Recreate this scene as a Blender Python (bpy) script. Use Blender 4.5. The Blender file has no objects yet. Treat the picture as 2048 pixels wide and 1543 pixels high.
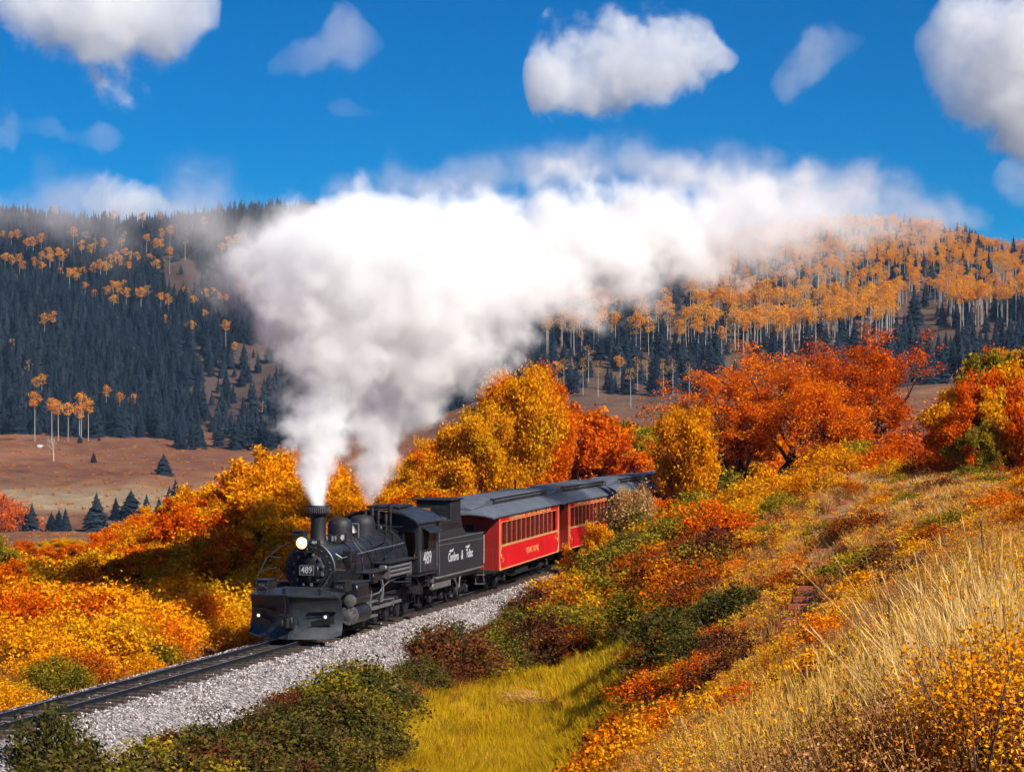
import bpy, bmesh, math, random
import numpy as np
from mathutils import Vector, Matrix, noise as mnoise

# ------------------------------------------------------------------ camera, sky, sun, exposure
SC = bpy.context.scene
COL = SC.collection
F = 4340.0; CX = 1024.0; HY = 820.0; CAMZ = 7.25
cd = bpy.data.cameras.new('camera'); cam = bpy.data.objects.new('camera', cd); COL.objects.link(cam)
cam.location = (0, 0, CAMZ); cam.rotation_euler = (math.pi/2, 0, 0)
cd.sensor_width = 36; cd.lens = 36*F/2048; cd.shift_y = (HY-771.5)/2048
cd.clip_start = 0.3; cd.clip_end = 30000
SC.camera = cam
SUN_DIR = Vector((0.66, -0.60, 0.78)).normalized()     # towards the sun: right of and behind the camera
W = bpy.data.worlds.new('World'); SC.world = W; W.use_nodes = True
nt = W.node_tree; nt.nodes.clear()
sky = nt.nodes.new('ShaderNodeTexSky'); sky.sky_type = 'NISHITA'; sky.sun_disc = False
sky.sun_elevation = math.asin(SUN_DIR.z); sky.sun_rotation = math.atan2(SUN_DIR.x, SUN_DIR.y)
sky.altitude = 2600; sky.air_density = 1.0; sky.dust_density = 0.15; sky.ozone_density = 3.0
gm = nt.nodes.new('ShaderNodeGamma'); gm.inputs[1].default_value = 1.0
hs = nt.nodes.new('ShaderNodeHueSaturation'); hs.inputs['Saturation'].default_value = 1.9; hs.inputs['Hue'].default_value = 0.51; hs.inputs['Value'].default_value = 0.85
bg = nt.nodes.new('ShaderNodeBackground'); bg.inputs[1].default_value = 0.068
wo = nt.nodes.new('ShaderNodeOutputWorld')
nt.links.new(sky.outputs[0], hs.inputs['Color']); nt.links.new(hs.outputs[0], bg.inputs[0]); nt.links.new(bg.outputs[0], wo.inputs[0])
sl = bpy.data.lights.new('sun', 'SUN'); sl.energy = 4.6; sl.angle = math.radians(0.5); sl.color = (1.0, 0.94, 0.84)
so = bpy.data.objects.new('sun', sl); COL.objects.link(so); so.rotation_euler = SUN_DIR.to_track_quat('Z', 'Y').to_euler()
so.location = (60, -30, 60)
vs = SC.view_settings; vs.view_transform = 'Standard'; vs.look = 'None'; vs.gamma = 1; vs.use_curve_mapping = False; vs.exposure = 0.68
cy = SC.cycles
cy.use_denoising = True; cy.max_bounces = 14; cy.volume_bounces = 10; cy.transparent_max_bounces = 24; cy.diffuse_bounces = 3
cy.glossy_bounces = 2; cy.transmission_bounces = 4; cy.volume_max_steps = 256; cy.use_adaptive_sampling = True; cy.adaptive_threshold = 0.03; cy.adaptive_min_samples = 16
cy.caustics_reflective = False; cy.caustics_refractive = False
SC.render.use_persistent_data = False

rnd = random.Random(7); nrs = np.random.RandomState(11)
def P(sx, sy, D): return Vector(((sx-CX)/F*D, D, CAMZ-(sy-HY)/F*D))   # a point D metres ahead of the viewpoint
def smooth(a, b, x):
    t = np.clip((x-a)/(b-a), 0, 1); return t*t*(3-2*t)

# ------------------------------------------------------------------ materials
def newmat(name):
    m = bpy.data.materials.new(name); m.use_nodes = True; m.node_tree.nodes.clear(); return m, m.node_tree
class NT:
    """small node helper"""
    def __init__(s, name): s.m, s.t = newmat(name); s.out = s.t.nodes.new('ShaderNodeOutputMaterial')
    def n(s, kind, inp=None, **kw):
        nd = s.t.nodes.new(kind)
        for k, v in kw.items(): setattr(nd, k, v)
        if inp:
            for k, v in inp.items():
                if hasattr(v, 'is_output'): s.t.links.new(v, nd.inputs[k])
                else: nd.inputs[k].default_value = v
        return nd
    def math(s, op, a, b=0.0, c=None, clamp=False):
        nd = s.t.nodes.new('ShaderNodeMath'); nd.operation = op; nd.use_clamp = clamp
        for i, v in enumerate((a, b, c)):
            if v is None: continue
            if hasattr(v, 'is_output'): s.t.links.new(v, nd.inputs[i])
            else: nd.inputs[i].default_value = v
        return nd.outputs[0]
    def mix(s, f, a, b, mode='MIX'):
        nd = s.t.nodes.new('ShaderNodeMix'); nd.data_type = 'RGBA'; nd.blend_type = mode
        for i, v in ((0, f), (6, a), (7, b)):
            if hasattr(v, 'is_output'): s.t.links.new(v, nd.inputs[i])
            elif i == 0: nd.inputs[0].default_value = v
            else: nd.inputs[i].default_value = (*v[:3], 1)
        return nd.outputs[2]
    def ramp(s, f, stops, interp='LINEAR'):
        nd = s.t.nodes.new('ShaderNodeValToRGB'); cr = nd.color_ramp; cr.interpolation = interp
        while len(cr.elements) < len(stops): cr.elements.new(0.5)
        for e, (p, c) in zip(cr.elements, stops):
            e.position = p; e.color = (*c[:3], 1) if hasattr(c, '__len__') else (c, c, c, 1)
        s.t.links.new(f, nd.inputs[0]); return nd.outputs[0]
    def noise(s, vec, scale, detail=3, rough=0.55, dist=0.0, dims='3D'):
        nd = s.n('ShaderNodeTexNoise', noise_dimensions=dims)
        nd.inputs['Scale'].default_value = scale; nd.inputs['Detail'].default_value = detail
        nd.inputs['Roughness'].default_value = rough; nd.inputs['Distortion'].default_value = dist
        if vec is not None: s.t.links.new(vec, nd.inputs['Vector'])
        return nd
    def link(s, a, b): s.t.links.new(a, b)

# ------------------------------------------------------------------ mesh helpers
def mesh_np(name, verts, faces, mats=(), smooth_=False, midx=None):
    """verts (N,3); faces: (M,k) array or a list of index lists"""
    me = bpy.data.meshes.new(name)
    v = np.asarray(verts, np.float32)
    if isinstance(faces, np.ndarray):
        m, k = faces.shape
        me.vertices.add(len(v)); me.vertices.foreach_set('co', v.ravel())
        me.loops.add(m*k); me.loops.foreach_set('vertex_index', faces.astype(np.int32).ravel())
        me.polygons.add(m); me.polygons.foreach_set('loop_start', np.arange(0, m*k, k, dtype=np.int32))
        me.update(calc_edges=True)
    else:
        me.from_pydata([tuple(x) for x in v], [], faces); me.update()
    for mm in mats: me.materials.append(mm)
    if smooth_: me.polygons.foreach_set('use_smooth', np.ones(len(me.polygons), bool))
    if midx is not None: me.polygons.foreach_set('material_index', np.asarray(midx, np.int32))
    return me
def link(name, data, parent=None, **props):
    o = bpy.data.objects.new(name, data); COL.objects.link(o)
    if parent is not None: o.parent = parent
    for k, v in props.items(): o[k] = v
    return o
def empty(name, loc=(0, 0, 0), rz=0.0, **props):
    o = link(name, None, None, **props); o.location = loc; o.rotation_euler = (0, 0, rz); o.empty_display_size = 0.3
    return o
def copy_tree(o, parent=None):
    c = o.copy(); COL.objects.link(c)
    if parent is not None: c.parent = parent
    for ch in o.children: copy_tree(ch, c)
    return c

# ------------------------------------------------------------------ steam and clouds: real volumes in closed hulls
def float_curve(n, f, pts):
    nd = n.t.nodes.new('ShaderNodeFloatCurve'); c = nd.mapping.curves[0]
    while len(c.points) < len(pts): c.points.new(0.5, 0.5)
    for p, (x, y) in zip(c.points, pts): p.location = (x, y); p.handle_type = 'AUTO_CLAMPED'
    nd.mapping.use_clip = False; nd.mapping.update(); n.link(f, nd.inputs['Value']); return nd.outputs[0]
def volume_body(name, axis, stations, dens, scale, amp, soft=0.35, rough=.58, color=(1, 1, 1), steprate=0.2, warp=0.6, floor=0.0, seed=0, parent=None,
                shell=1.45, aniso=0.0, detail=4.5, wisp=0.0, squash=None, **props):
    """stations: rows (x, y, z, half height, half depth, density factor), ordered along AXIS (0 = x, 2 = z)"""
    st = np.array(stations, float); S = st[:, axis]
    o_ = 2 if axis == 0 else 0
    lo, hi = S.min(), S.max(); t = (S-lo)/(hi-lo)
    if t[0] > t[-1]: st = st[::-1]; S = S[::-1]; t = t[::-1]
    n = NT(name+'_volume')
    pos = n.n('ShaderNodeTexCoord').outputs['Object']
    if seed: pos_n = n.n('ShaderNodeVectorMath', {0: pos, 1: (seed*13.1, seed*7.7, seed*3.3)}, operation='ADD').outputs[0]
    else: pos_n = pos
    if squash: pos_n = n.n('ShaderNodeVectorMath', {0: pos_n, 1: squash}, operation='MULTIPLY').outputs[0]
    w1 = n.noise(pos_n, scale*0.55, 2, 0.5)
    wv = n.n('ShaderNodeVectorMath', {0: w1.outputs['Color'], 1: (0.5, 0.5, 0.5)}, operation='SUBTRACT').outputs[0]
    wv = n.n('ShaderNodeVectorMath', {0: wv, 3: warp/scale}, operation='SCALE').outputs[0]
    pw = n.n('ShaderNodeVectorMath', {0: pos_n, 1: wv}, operation='ADD').outputs[0]
    n2 = n.noise(pw, scale, detail, rough).outputs['Fac']
    sep = n.n('ShaderNodeSeparateXYZ', {0: pos})
    s = sep.outputs[axis]; f = n.math('MULTIPLY_ADD', s, 1/(hi-lo), -lo/(hi-lo), clamp=True)
    def cur(col):
        a, b = col.min(), col.max(); d = max(b-a, 1e-4)
        v = float_curve(n, f, [(ti, (c-a)/d) for ti, c in zip(t, col)])
        return n.math('MULTIPLY_ADD', v, d, a)
    cz = cur(st[:, o_]); cy_ = cur(st[:, 1]); rz = cur(st[:, 3]); ry = cur(st[:, 4]); df = cur(st[:, 5])
    dz = n.math('DIVIDE', n.math('SUBTRACT', sep.outputs[o_], cz), n.math('MAXIMUM', rz, .001))
    dy = n.math('DIVIDE', n.math('SUBTRACT', sep.outputs[1], cy_), n.math('MAXIMUM', ry, .001))
    d2 = n.math('SQRT', n.math('ADD', n.math('MULTIPLY', dz, dz), n.math('MULTIPLY', dy, dy)))
    val = n.math('SUBTRACT', 1.0, d2)
    val = n.math('ADD', val, n.math('MULTIPLY', n.math('SUBTRACT', n2, 0.5), amp))
    val = n.math('SUBTRACT', val, floor)
    val = n.math('DIVIDE', val, soft, clamp=True)
    val = n.math('MULTIPLY', val, val)
    if wisp:
        r = n.math('ABSOLUTE', n.math('SUBTRACT', n2, 0.5)); r = n.math('SUBTRACT', 1.0, n.math('MULTIPLY', r, wisp), clamp=True)
        val = n.math('MULTIPLY', val, n.math('MULTIPLY', r, r))
    dd = n.math('MULTIPLY', n.math('MULTIPLY', val, df), dens)
    pv = n.n('ShaderNodeVolumePrincipled', {'Color': (*color, 1), 'Anisotropy': aniso, 'Density': dd})
    n.link(pv.outputs[0], n.out.inputs['Volume'])
    n.m.cycles.volume_step_rate = steprate
    # hull: rings along the axis
    K, R = 28, 40
    vs_, fs = [], []
    for i in range(K+1):
        ti = i/K; ti = 0.5-0.5*math.cos(math.pi*ti)
        c = [np.interp(ti, t, st[:, j]) for j in range(5)]
        a_s = lo+(hi-lo)*ti
        rr = max(1e-3, shell)
        for j in range(R):
            a = 2*math.pi*j/R
            ro = max(c[3], .02)*rr; rd = max(c[4], .02)*rr
            p = [0, 0, 0]; p[axis] = a_s; p[o_] = (c[2] if axis == 0 else c[0])+ro*math.cos(a); p[1] = c[1]+rd*math.sin(a)
            vs_.append(p)
    for i in range(K):
        for j in range(R):
            fs.append((i*R+j, i*R+(j+1) % R, (i+1)*R+(j+1) % R, (i+1)*R+j))
    vs_ = np.array(vs_); nb = len(vs_)
    vs_ = np.vstack([vs_, vs_[:R].mean(0), vs_[-R:].mean(0)])
    for j in range(R):
        fs.append((nb, (j+1) % R, j)); fs.append((nb+1, K*R+j, K*R+(j+1) % R))
    me = mesh_np(name, vs_, fs, [n.m])
    bm = bmesh.new(); bm.from_mesh(me); bmesh.ops.recalc_face_normals(bm, faces=bm.faces); bm.to_mesh(me); bm.free()
    return link(name, me, parent, **props)
def band(rows, D0, D1, axis):
    """rows of photo positions (sx, sy, half extent in px, density factor, depth ratio) to world stations; depth runs from D0 to D1"""
    out = []
    for i, r in enumerate(rows):
        D = D0+(D1-D0)*i/(len(rows)-1); p = P(r[0], r[1], D); h = r[2]*D/F
        out.append((p.x, p.y, p.z, h, h*(r[4] if len(r) > 4 else 0.8), r[3]))
    return out
# ------------------------------------------------------------------ terrain
TC = np.array([0, 300, 600, 850, 1100, 1300, 1600, 1850, 2048], float)
TT = [  # distance, heights (rail top = 0) per column
 (1,    5.4, 5.5, 5.5, 5.5, 5.6, 5.6, 5.6, 5.6, 5.6),
 (6,    4.6, 4.8, 5.0, 5.2, 5.3, 5.4, 5.4, 5.5, 5.5),
 (12,   2.2, 2.6, 3.0, 3.3, 3.7, 4.1, 4.6, 4.95, 5.15),
 (20,   0.0, 0.4, 0.9, 1.4, 2.3, 3.0, 3.7, 4.4, 4.8),
 (30,  -1.6,-1.3,-0.8,-0.3, 0.7, 1.7, 2.8, 3.8, 4.5),
 (40,  -1.8,-2.0,-2.1,-2.0,-1.0, 0.6, 2.2, 3.5, 4.3),
 (52,  -1.2,-1.6,-2.1,-2.5,-2.1,-0.6, 1.9, 3.2, 4.1),
 (65,  -0.8,-1.0,-1.5,-2.3,-2.2,-0.3, 2.1, 3.4, 4.1),
 (80,  -0.6,-0.6,-0.7,-1.3,-1.3, 0.3, 2.6, 3.8, 4.2),
 (100, -0.7,-0.6,-0.6,-0.6,-0.8, 0.9, 3.2, 3.9, 4.0),
 (120, -1.0,-0.7,-0.6,-0.5,-0.6, 0.0, 3.5, 3.8, 3.7),
 (150, -3.0,-2.0,-1.0,-0.6,-0.4, 0.0, 2.5, 3.0, 3.0),
 (200, -9.0,-8.0,-6.0,-4.0,-2.5,-1.0, 0.5, 2.0, 2.5),
 (350,-21.0,-20., -20.,-18.,-15.,-13.,-12.,-10.,-9.0),
 (480,-24.5,-24.,-24.,-23.,-17.,-14.,-12.,-8.0,-4.0),
 (558,-24.0,-23.5,-23.5,-22.,-13.,-10.,-7.0,-2.0, 2.0),
 (590,-20.8,-20.5,-20.5,-18.,-9.0,-6.0,-3.0, 2.0, 6.0),
 (650,-17.5,-18.,-17.5,-14.,-3.0, 0.0, 3.0, 9.0,13.0),
 (720,-11.5,-13.,-12.5,-8.0, 4.0, 6.0, 9.0,17.0,22.0),
 (770, -7.0,-9.0,-9.0,-3.0,10.0,12.0,15.0,25.0,30.0),
 (850, -2.0,-3.0,-2.5, 6.0,22.0,25.0,30.0,38.0,42.0),
 (1050,52.0,48.0,48.0,52.0,60.0,64.0,68.0,72.0,72.0),
 (1300,111.,114.,111.,104.,101.,99.0,104.,107.,97.0),
 (1400,99.,103.,100.,94.0,92.0,91.0,96.,99.0,88.0),
 (2200,40.0,40.0,40.0,40.0,40.0,40.0,40.0,40.0,40.0),
 (9000, 0.0, 0.0, 0.0, 0.0, 0.0, 0.0, 0.0, 0.0, 0.0)]
TD = np.array([r[0] for r in TT], float); TZ = np.array([r[1:] for r in TT], float)
LD = np.log(TD)
# slopes for smooth (monotone-ish) Hermite interpolation along the distance
_s = np.diff(TZ, axis=0)/np.diff(LD)[:, None]
_m = np.zeros_like(TZ); _m[1:-1] = np.where(_s[:-1]*_s[1:] > 0, 2*_s[:-1]*_s[1:]/(_s[:-1]+_s[1:]+1e-12), 0)
_rs = np.random.RandomState(5)
_W = [(_rs.uniform(0, 2*math.pi), _rs.uniform(0, 6.28), _rs.uniform(.6, 1.5)) for _ in range(14)]
def sines(X, Y, wl):
    r = 0
    for a, p, k in _W: r = r+np.sin((X*math.cos(a)+Y*math.sin(a))*6.283*k/wl+p)
    return r/5.3
# track centre line, in metres
TRK = [(-27, 0), (-22.6, 18), (-17.3, 34), (-13.75, 45), (-12.1, 50.8), (-7.95, 65.4), (-6.95, 69), (-4.75, 77), (-2.15, 86.4), (0.9, 99.4), (4.3, 111.9), (8.0, 124.6),
       (12.3, 136.6), (17.6, 147.8), (25, 159), (36, 172), (55, 186), (90, 200)]
def catmull(pts, step=0.25):
    p = np.array(pts, float); out = []
    for i in range(1, len(p)-2):
        p0, p1, p2, p3 = p[i-1:i+3]; n = max(2, int(np.linalg.norm(p2-p1)/step))
        for t in np.arange(n)/n:
            out.append(.5*((2*p1)+(-p0+p2)*t+(2*p0-5*p1+4*p2-p3)*t*t+(-p0+3*p1-3*p2+p3)*t**3))
    return np.array(out)
CL = catmull(TRK); CLd = np.gradient(CL, axis=0); CLd /= np.linalg.norm(CLd, axis=1)[:, None]
CLs = np.concatenate([[0], np.cumsum(np.linalg.norm(np.diff(CL, axis=0), axis=1))])
def track_lat(X, Y):
    """signed distance to the track (positive: right of it), arc position"""
    X = np.atleast_1d(np.asarray(X, float)); Y = np.atleast_1d(np.asarray(Y, float))
    lat = np.full(X.shape, 99.); arc = np.zeros(X.shape)
    near = np.where((Y < 215) & (np.abs(X) < 110) & (Y > -20))[0]
    for c in range(0, len(near), 4000):
        ix = near[c:c+4000]; dx = X[ix, None]-CL[None, ::2, 0]; dy = Y[ix, None]-CL[None, ::2, 1]
        k = np.argmin(dx*dx+dy*dy, 1)*2; t = CLd[k]; a = np.arange(len(ix))
        l = (X[ix]-CL[k, 0])*t[:, 1]-(Y[ix]-CL[k, 1])*t[:, 0]
        d = np.hypot(X[ix]-CL[k, 0], Y[ix]-CL[k, 1])
        lat[ix] = np.sign(l)*np.maximum(np.abs(l), d); arc[ix] = CLs[k]
    return lat, arc
def terrain(X, Y):
    X = np.atleast_1d(np.asarray(X, float)); Y = np.atleast_1d(np.asarray(Y, float)); shp = X.shape
    X = X.ravel(); Y = Y.ravel()
    th = np.arctan2(X, Y); r = np.maximum(np.hypot(X, Y), 1.0)
    Dv = np.where(np.abs(th) < .3, np.maximum(Y, 1), r)
    sx = CX+F*np.tan(np.clip(th, -.3, .3))
    ld = np.clip(np.log(np.maximum(Dv, 1)), LD[0], LD[-1]-1e-6)
    i = np.clip(np.searchsorted(LD, ld, side='right')-1, 0, len(LD)-2)
    h = LD[i+1]-LD[i]; t = (ld-LD[i])/h
    sxc = np.clip(sx, 0, 2048); j = np.clip(np.searchsorted(TC, sxc, side='right')-1, 0, len(TC)-2)
    f = (sxc-TC[j])/(TC[j+1]-TC[j]); nc = len(TC)-1; ja, jd = np.maximum(j-1, 0), np.minimum(j+2, nc); hj = TC[j+1]-TC[j]
    wa = np.where(j > 0, hj/(TC[j+1]-TC[ja]), 0); wd = np.where(j+2 <= nc, hj/(TC[jd]-TC[j]), 0)
    c0 = 2*f**3-3*f*f+1; c1 = -2*f**3+3*f*f; e0 = (f**3-2*f*f+f)*wa; e1 = (f**3-f*f)*wd
    def g(A, ii): return A[ii, j]*(c0-e1)+A[ii, j+1]*(c1+e0)-A[ii, ja]*e0+A[ii, jd]*e1
    z0, z1, m0, m1 = g(TZ, i), g(TZ, i+1), g(_m, i)*h, g(_m, i+1)*h
    z = (2*t**3-3*t*t+1)*z0+(t**3-2*t*t+t)*m0+(-2*t**3+3*t*t)*z1+(t**3-t*t)*m1
    ave = np.interp(ld, LD, TZ.mean(1)); back = smooth(1.2, 2.6, np.abs(th)); z = z*(1-back)+ave*back
    z = z+sines(X, Y, 3.7)*.06*smooth(8, 25, Dv)+sines(X+40, Y, 14)*.13*smooth(20, 60, Dv)*(1-smooth(900, 1300, Dv))
    z = z+sines(X, Y+90, 60)*1.1*smooth(560, 700, Dv)+sines(X-70, Y, 210)*6*smooth(800, 1000, Dv)
    z = z+sines(X+11, Y, 22)*.5*smooth(590, 650, Dv)
    lat, _ = track_lat(X, Y)
    w = smooth(2.4, 5.0, np.abs(lat)); w = np.where(lat < 0, smooth(2.2, 5, -lat), w)
    z = z*w+(-1.15)*(1-w)
    return z.reshape(shp)
def tz(x, y): return float(terrain([x], [y])[0])
_DG = np.exp(np.linspace(math.log(8), math.log(1900), 2600))
def on_ground(sx, sy, Dmin=8, Dmax=1900):
    """where the sight line through a photo position meets the ground"""
    D = _DG[(_DG >= Dmin) & (_DG <= Dmax)]
    X = (sx-CX)/F*D; zr = CAMZ-(sy-HY)/F*D; d = terrain(X, D)-zr
    k = np.argmax(d > 0)
    if not (d > 0).any(): k = len(D)-1
    return X[k], D[k], float(terrain([X[k]], [D[k]])[0])

def poly_mask(X, Y, pts):
    """inside test on (photo column at distance, distance) space"""
    sx = CX+F*X/np.maximum(Y, 1); ins = np.zeros(X.shape, bool); n = len(pts)
    for a in range(n):
        x1, y1 = pts[a]; x2, y2 = pts[(a+1) % n]
        c = ((y1 > Y) != (y2 > Y)); xi = x1+(Y-y1)*(x2-x1)/((y2-y1) if y2 != y1 else 1e-9); ins ^= c & (sx < xi)
    return ins
MEADOW = [(560, 40), (1000, 40), (1120, 46), (1220, 54), (1320, 67), (1280, 75), (1100, 76), (930, 73), (835, 67), (730, 58), (650, 50)]
def ground_tint(X, Y, Z):
    n = len(X); c = np.empty((n, 3)); sx = CX+F*X/np.maximum(Y, 1)
    c[:] = (.20, .085, .022)                                     # litter and dry grass
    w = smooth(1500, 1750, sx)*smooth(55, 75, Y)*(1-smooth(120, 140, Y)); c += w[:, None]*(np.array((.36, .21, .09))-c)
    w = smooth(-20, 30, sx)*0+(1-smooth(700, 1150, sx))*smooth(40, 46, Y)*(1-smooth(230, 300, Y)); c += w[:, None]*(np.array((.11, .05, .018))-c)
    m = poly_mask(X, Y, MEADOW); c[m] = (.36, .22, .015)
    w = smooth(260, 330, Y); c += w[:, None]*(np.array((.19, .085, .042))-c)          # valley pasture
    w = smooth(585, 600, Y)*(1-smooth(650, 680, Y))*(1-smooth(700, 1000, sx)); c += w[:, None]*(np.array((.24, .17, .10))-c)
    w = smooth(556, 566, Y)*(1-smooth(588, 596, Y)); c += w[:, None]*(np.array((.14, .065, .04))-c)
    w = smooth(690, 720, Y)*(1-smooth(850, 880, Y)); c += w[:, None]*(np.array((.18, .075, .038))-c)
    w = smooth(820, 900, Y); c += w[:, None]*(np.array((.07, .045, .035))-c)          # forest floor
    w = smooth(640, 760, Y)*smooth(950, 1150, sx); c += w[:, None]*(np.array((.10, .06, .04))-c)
    return np.clip(c, 0, 1)
def build_ground():
    a = np.radians(15.5); fine = np.linspace(-a, a, 330); co = np.linspace(a, 2*math.pi-a, 64)[1:-1]
    th = np.concatenate([fine, co]); rr = np.exp(np.concatenate([np.linspace(0, math.log(20), 40)[:-1], np.linspace(math.log(20), math.log(1500), 330)[:-1], np.linspace(math.log(1500), math.log(9000), 16)]))
    T, R = np.meshgrid(th, rr); X = (R*np.sin(T)).ravel(); Y = (R*np.cos(T)).ravel(); Z = terrain(X, Y)
    nt_, nr = len(th), len(rr); i, j = np.meshgrid(np.arange(nr-1), np.arange(nt_), indexing='ij')
    q = np.stack([i*nt_+j, (i+1)*nt_+j, (i+1)*nt_+(j+1) % nt_, i*nt_+(j+1) % nt_], -1).reshape(-1, 4)
    V = np.vstack([np.stack([X, Y, Z], 1), [[0, 0, Z[:nt_].mean()]]])
    q = q[:, ::-1].copy()
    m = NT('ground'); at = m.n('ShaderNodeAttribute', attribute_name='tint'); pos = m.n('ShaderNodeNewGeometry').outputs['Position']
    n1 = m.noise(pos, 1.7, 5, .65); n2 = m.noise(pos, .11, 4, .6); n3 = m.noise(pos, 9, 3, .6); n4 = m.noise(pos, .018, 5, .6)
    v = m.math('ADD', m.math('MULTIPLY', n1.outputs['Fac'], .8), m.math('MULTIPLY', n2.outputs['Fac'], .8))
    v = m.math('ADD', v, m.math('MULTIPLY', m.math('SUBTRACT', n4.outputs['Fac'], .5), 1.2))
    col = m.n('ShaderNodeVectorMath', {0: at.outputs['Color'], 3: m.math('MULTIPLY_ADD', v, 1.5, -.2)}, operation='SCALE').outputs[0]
    h = m.n('ShaderNodeHueSaturation', {'Hue': m.math('MULTIPLY_ADD', n2.outputs['Fac'], .07, .465), 'Color': col, 'Saturation': m.math('MULTIPLY_ADD', n3.outputs['Fac'], .5, .75)})
    bp = m.n('ShaderNodeBump', {'Height': n3.outputs['Fac'], 'Strength': .6, 'Distance': .08})
    b = m.n('ShaderNodeBsdfPrincipled', {'Base Color': h.outputs[0], 'Roughness': .95, 'Normal': bp.outputs[0]}); b.inputs['Specular IOR Level'].default_value = .1
    m.link(b.outputs[0], m.out.inputs[0])
    faces = [tuple(x) for x in q]+[(len(V)-1, k, (k+1) % nt_) for k in range(nt_)]
    me = mesh_np('ground', V, np.array(q), [m.m], True)
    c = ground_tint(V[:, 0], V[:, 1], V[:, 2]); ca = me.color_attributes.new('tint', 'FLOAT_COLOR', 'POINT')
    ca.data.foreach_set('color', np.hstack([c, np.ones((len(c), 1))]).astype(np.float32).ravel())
    link('ground', me, kind='structure', label='autumn hillside, valley pasture and forested ridge ground')
build_ground()

# ------------------------------------------------------------------ ballast bed
def cl_frame(s):
    x = np.interp(s, CLs, CL[:, 0]); y = np.interp(s, CLs, CL[:, 1]); dx = np.interp(s, CLs, CLd[:, 0]); dy = np.interp(s, CLs, CLd[:, 1])
    return x, y, dx, dy
def gravel_mat():
    m = NT('ballast_stone'); tc = m.n('ShaderNodeNewGeometry')
    v = m.n('ShaderNodeTexVoronoi', {'Vector': tc.outputs['Position'], 'Scale': 17.0})
    r = m.ramp(m.n('ShaderNodeSeparateColor', {0: v.outputs['Color']}).outputs[0], [(0, (.05, .04, .04)), (.35, (.20, .17, .165)), (.7, (.36, .32, .31)), (1, (.55, .5, .5))])
    n = m.noise(tc.outputs['Position'], .35, 3); dark = m.math('MULTIPLY_ADD', n.outputs['Fac'], .7, .5)
    col = m.n('ShaderNodeVectorMath', {0: r, 3: dark}, operation='SCALE').outputs[0]
    bp = m.n('ShaderNodeBump', {'Height': v.outputs['Distance'], 'Strength': 1.0, 'Distance': .05}, invert=True)
    b = m.n('ShaderNodeBsdfPrincipled', {'Base Color': col, 'Roughness': .9, 'Normal': bp.outputs[0]}); m.link(b.outputs[0], m.out.inputs[0]); return m.m
def stone_mat():
    m = NT('loose_stone'); oi = m.n('ShaderNodeObjectInfo'); g = m.n('ShaderNodeNewGeometry')
    wn = m.n('ShaderNodeTexWhiteNoise', {'Vector': m.n('ShaderNodeVectorMath', {0: oi.outputs['Location'], 3: 37.0}, operation='SCALE').outputs[0]}, noise_dimensions='3D')
    r = m.ramp(wn.outputs['Value'], [(0, (.03, .024, .022)), (.3, (.13, .10, .095)), (.6, (.31, .26, .245)), (1, (.70, .64, .62))])
    b = m.n('ShaderNodeBsdfPrincipled', {'Base Color': r, 'Roughness': .85}); m.link(b.outputs[0], m.out.inputs[0]); return m.m
BAL = gravel_mat()
S0, S1 = 28.0, 205.0
def build_bed():
    prof = [(-5.2, -1.75), (-3.2, -1.0), (-2.2, -.55), (-1.55, -.26), (-1.1, -.2), (-.5, -.175), (.0, -.17), (.5, -.175), (1.1, -.2), (1.6, -.27), (2.3, -.62), (3.2, -1.15), (3.9, -1.7), (6.0, -3.6)]
    pf = np.array(prof); w = np.linspace(-5.2, 6.0, 60); zz = np.interp(w, pf[:, 0], pf[:, 1])
    s = np.arange(S0, S1, .22); x, y, dx, dy = cl_frame(s); x = x[:, None]+w[None]*dy[:, None]; y = y[:, None]-w[None]*dx[:, None]
    z = np.broadcast_to(zz, x.shape)+sines(x, y, .7)*.022+sines(x+3, y, 2.9)*.05*smooth(1.2, 2.5, np.abs(w))[None]
    V = np.stack([x, y, z], -1).reshape(-1, 3); nw = len(w); i, j = np.meshgrid(np.arange(len(s)-1), np.arange(nw-1), indexing='ij')
    q = np.stack([i*nw+j, i*nw+j+1, (i+1)*nw+j+1, (i+1)*nw+j], -1).reshape(-1, 4)
    link('ballast_bed', mesh_np('ballast_bed', V, q, [BAL], True), kind='structure', label='pale grey crushed stone bed under the railway track')
build_bed()
def bed_z(w): return np.interp(w, [-5.2, -3.2, -2.2, -1.55, -1.1, 0, 1.1, 1.6, 2.3, 3.2, 3.9, 6.0], [-1.75, -1.0, -.55, -.26, -.2, -.17, -.2, -.27, -.62, -1.15, -1.7, -3.6])

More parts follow.
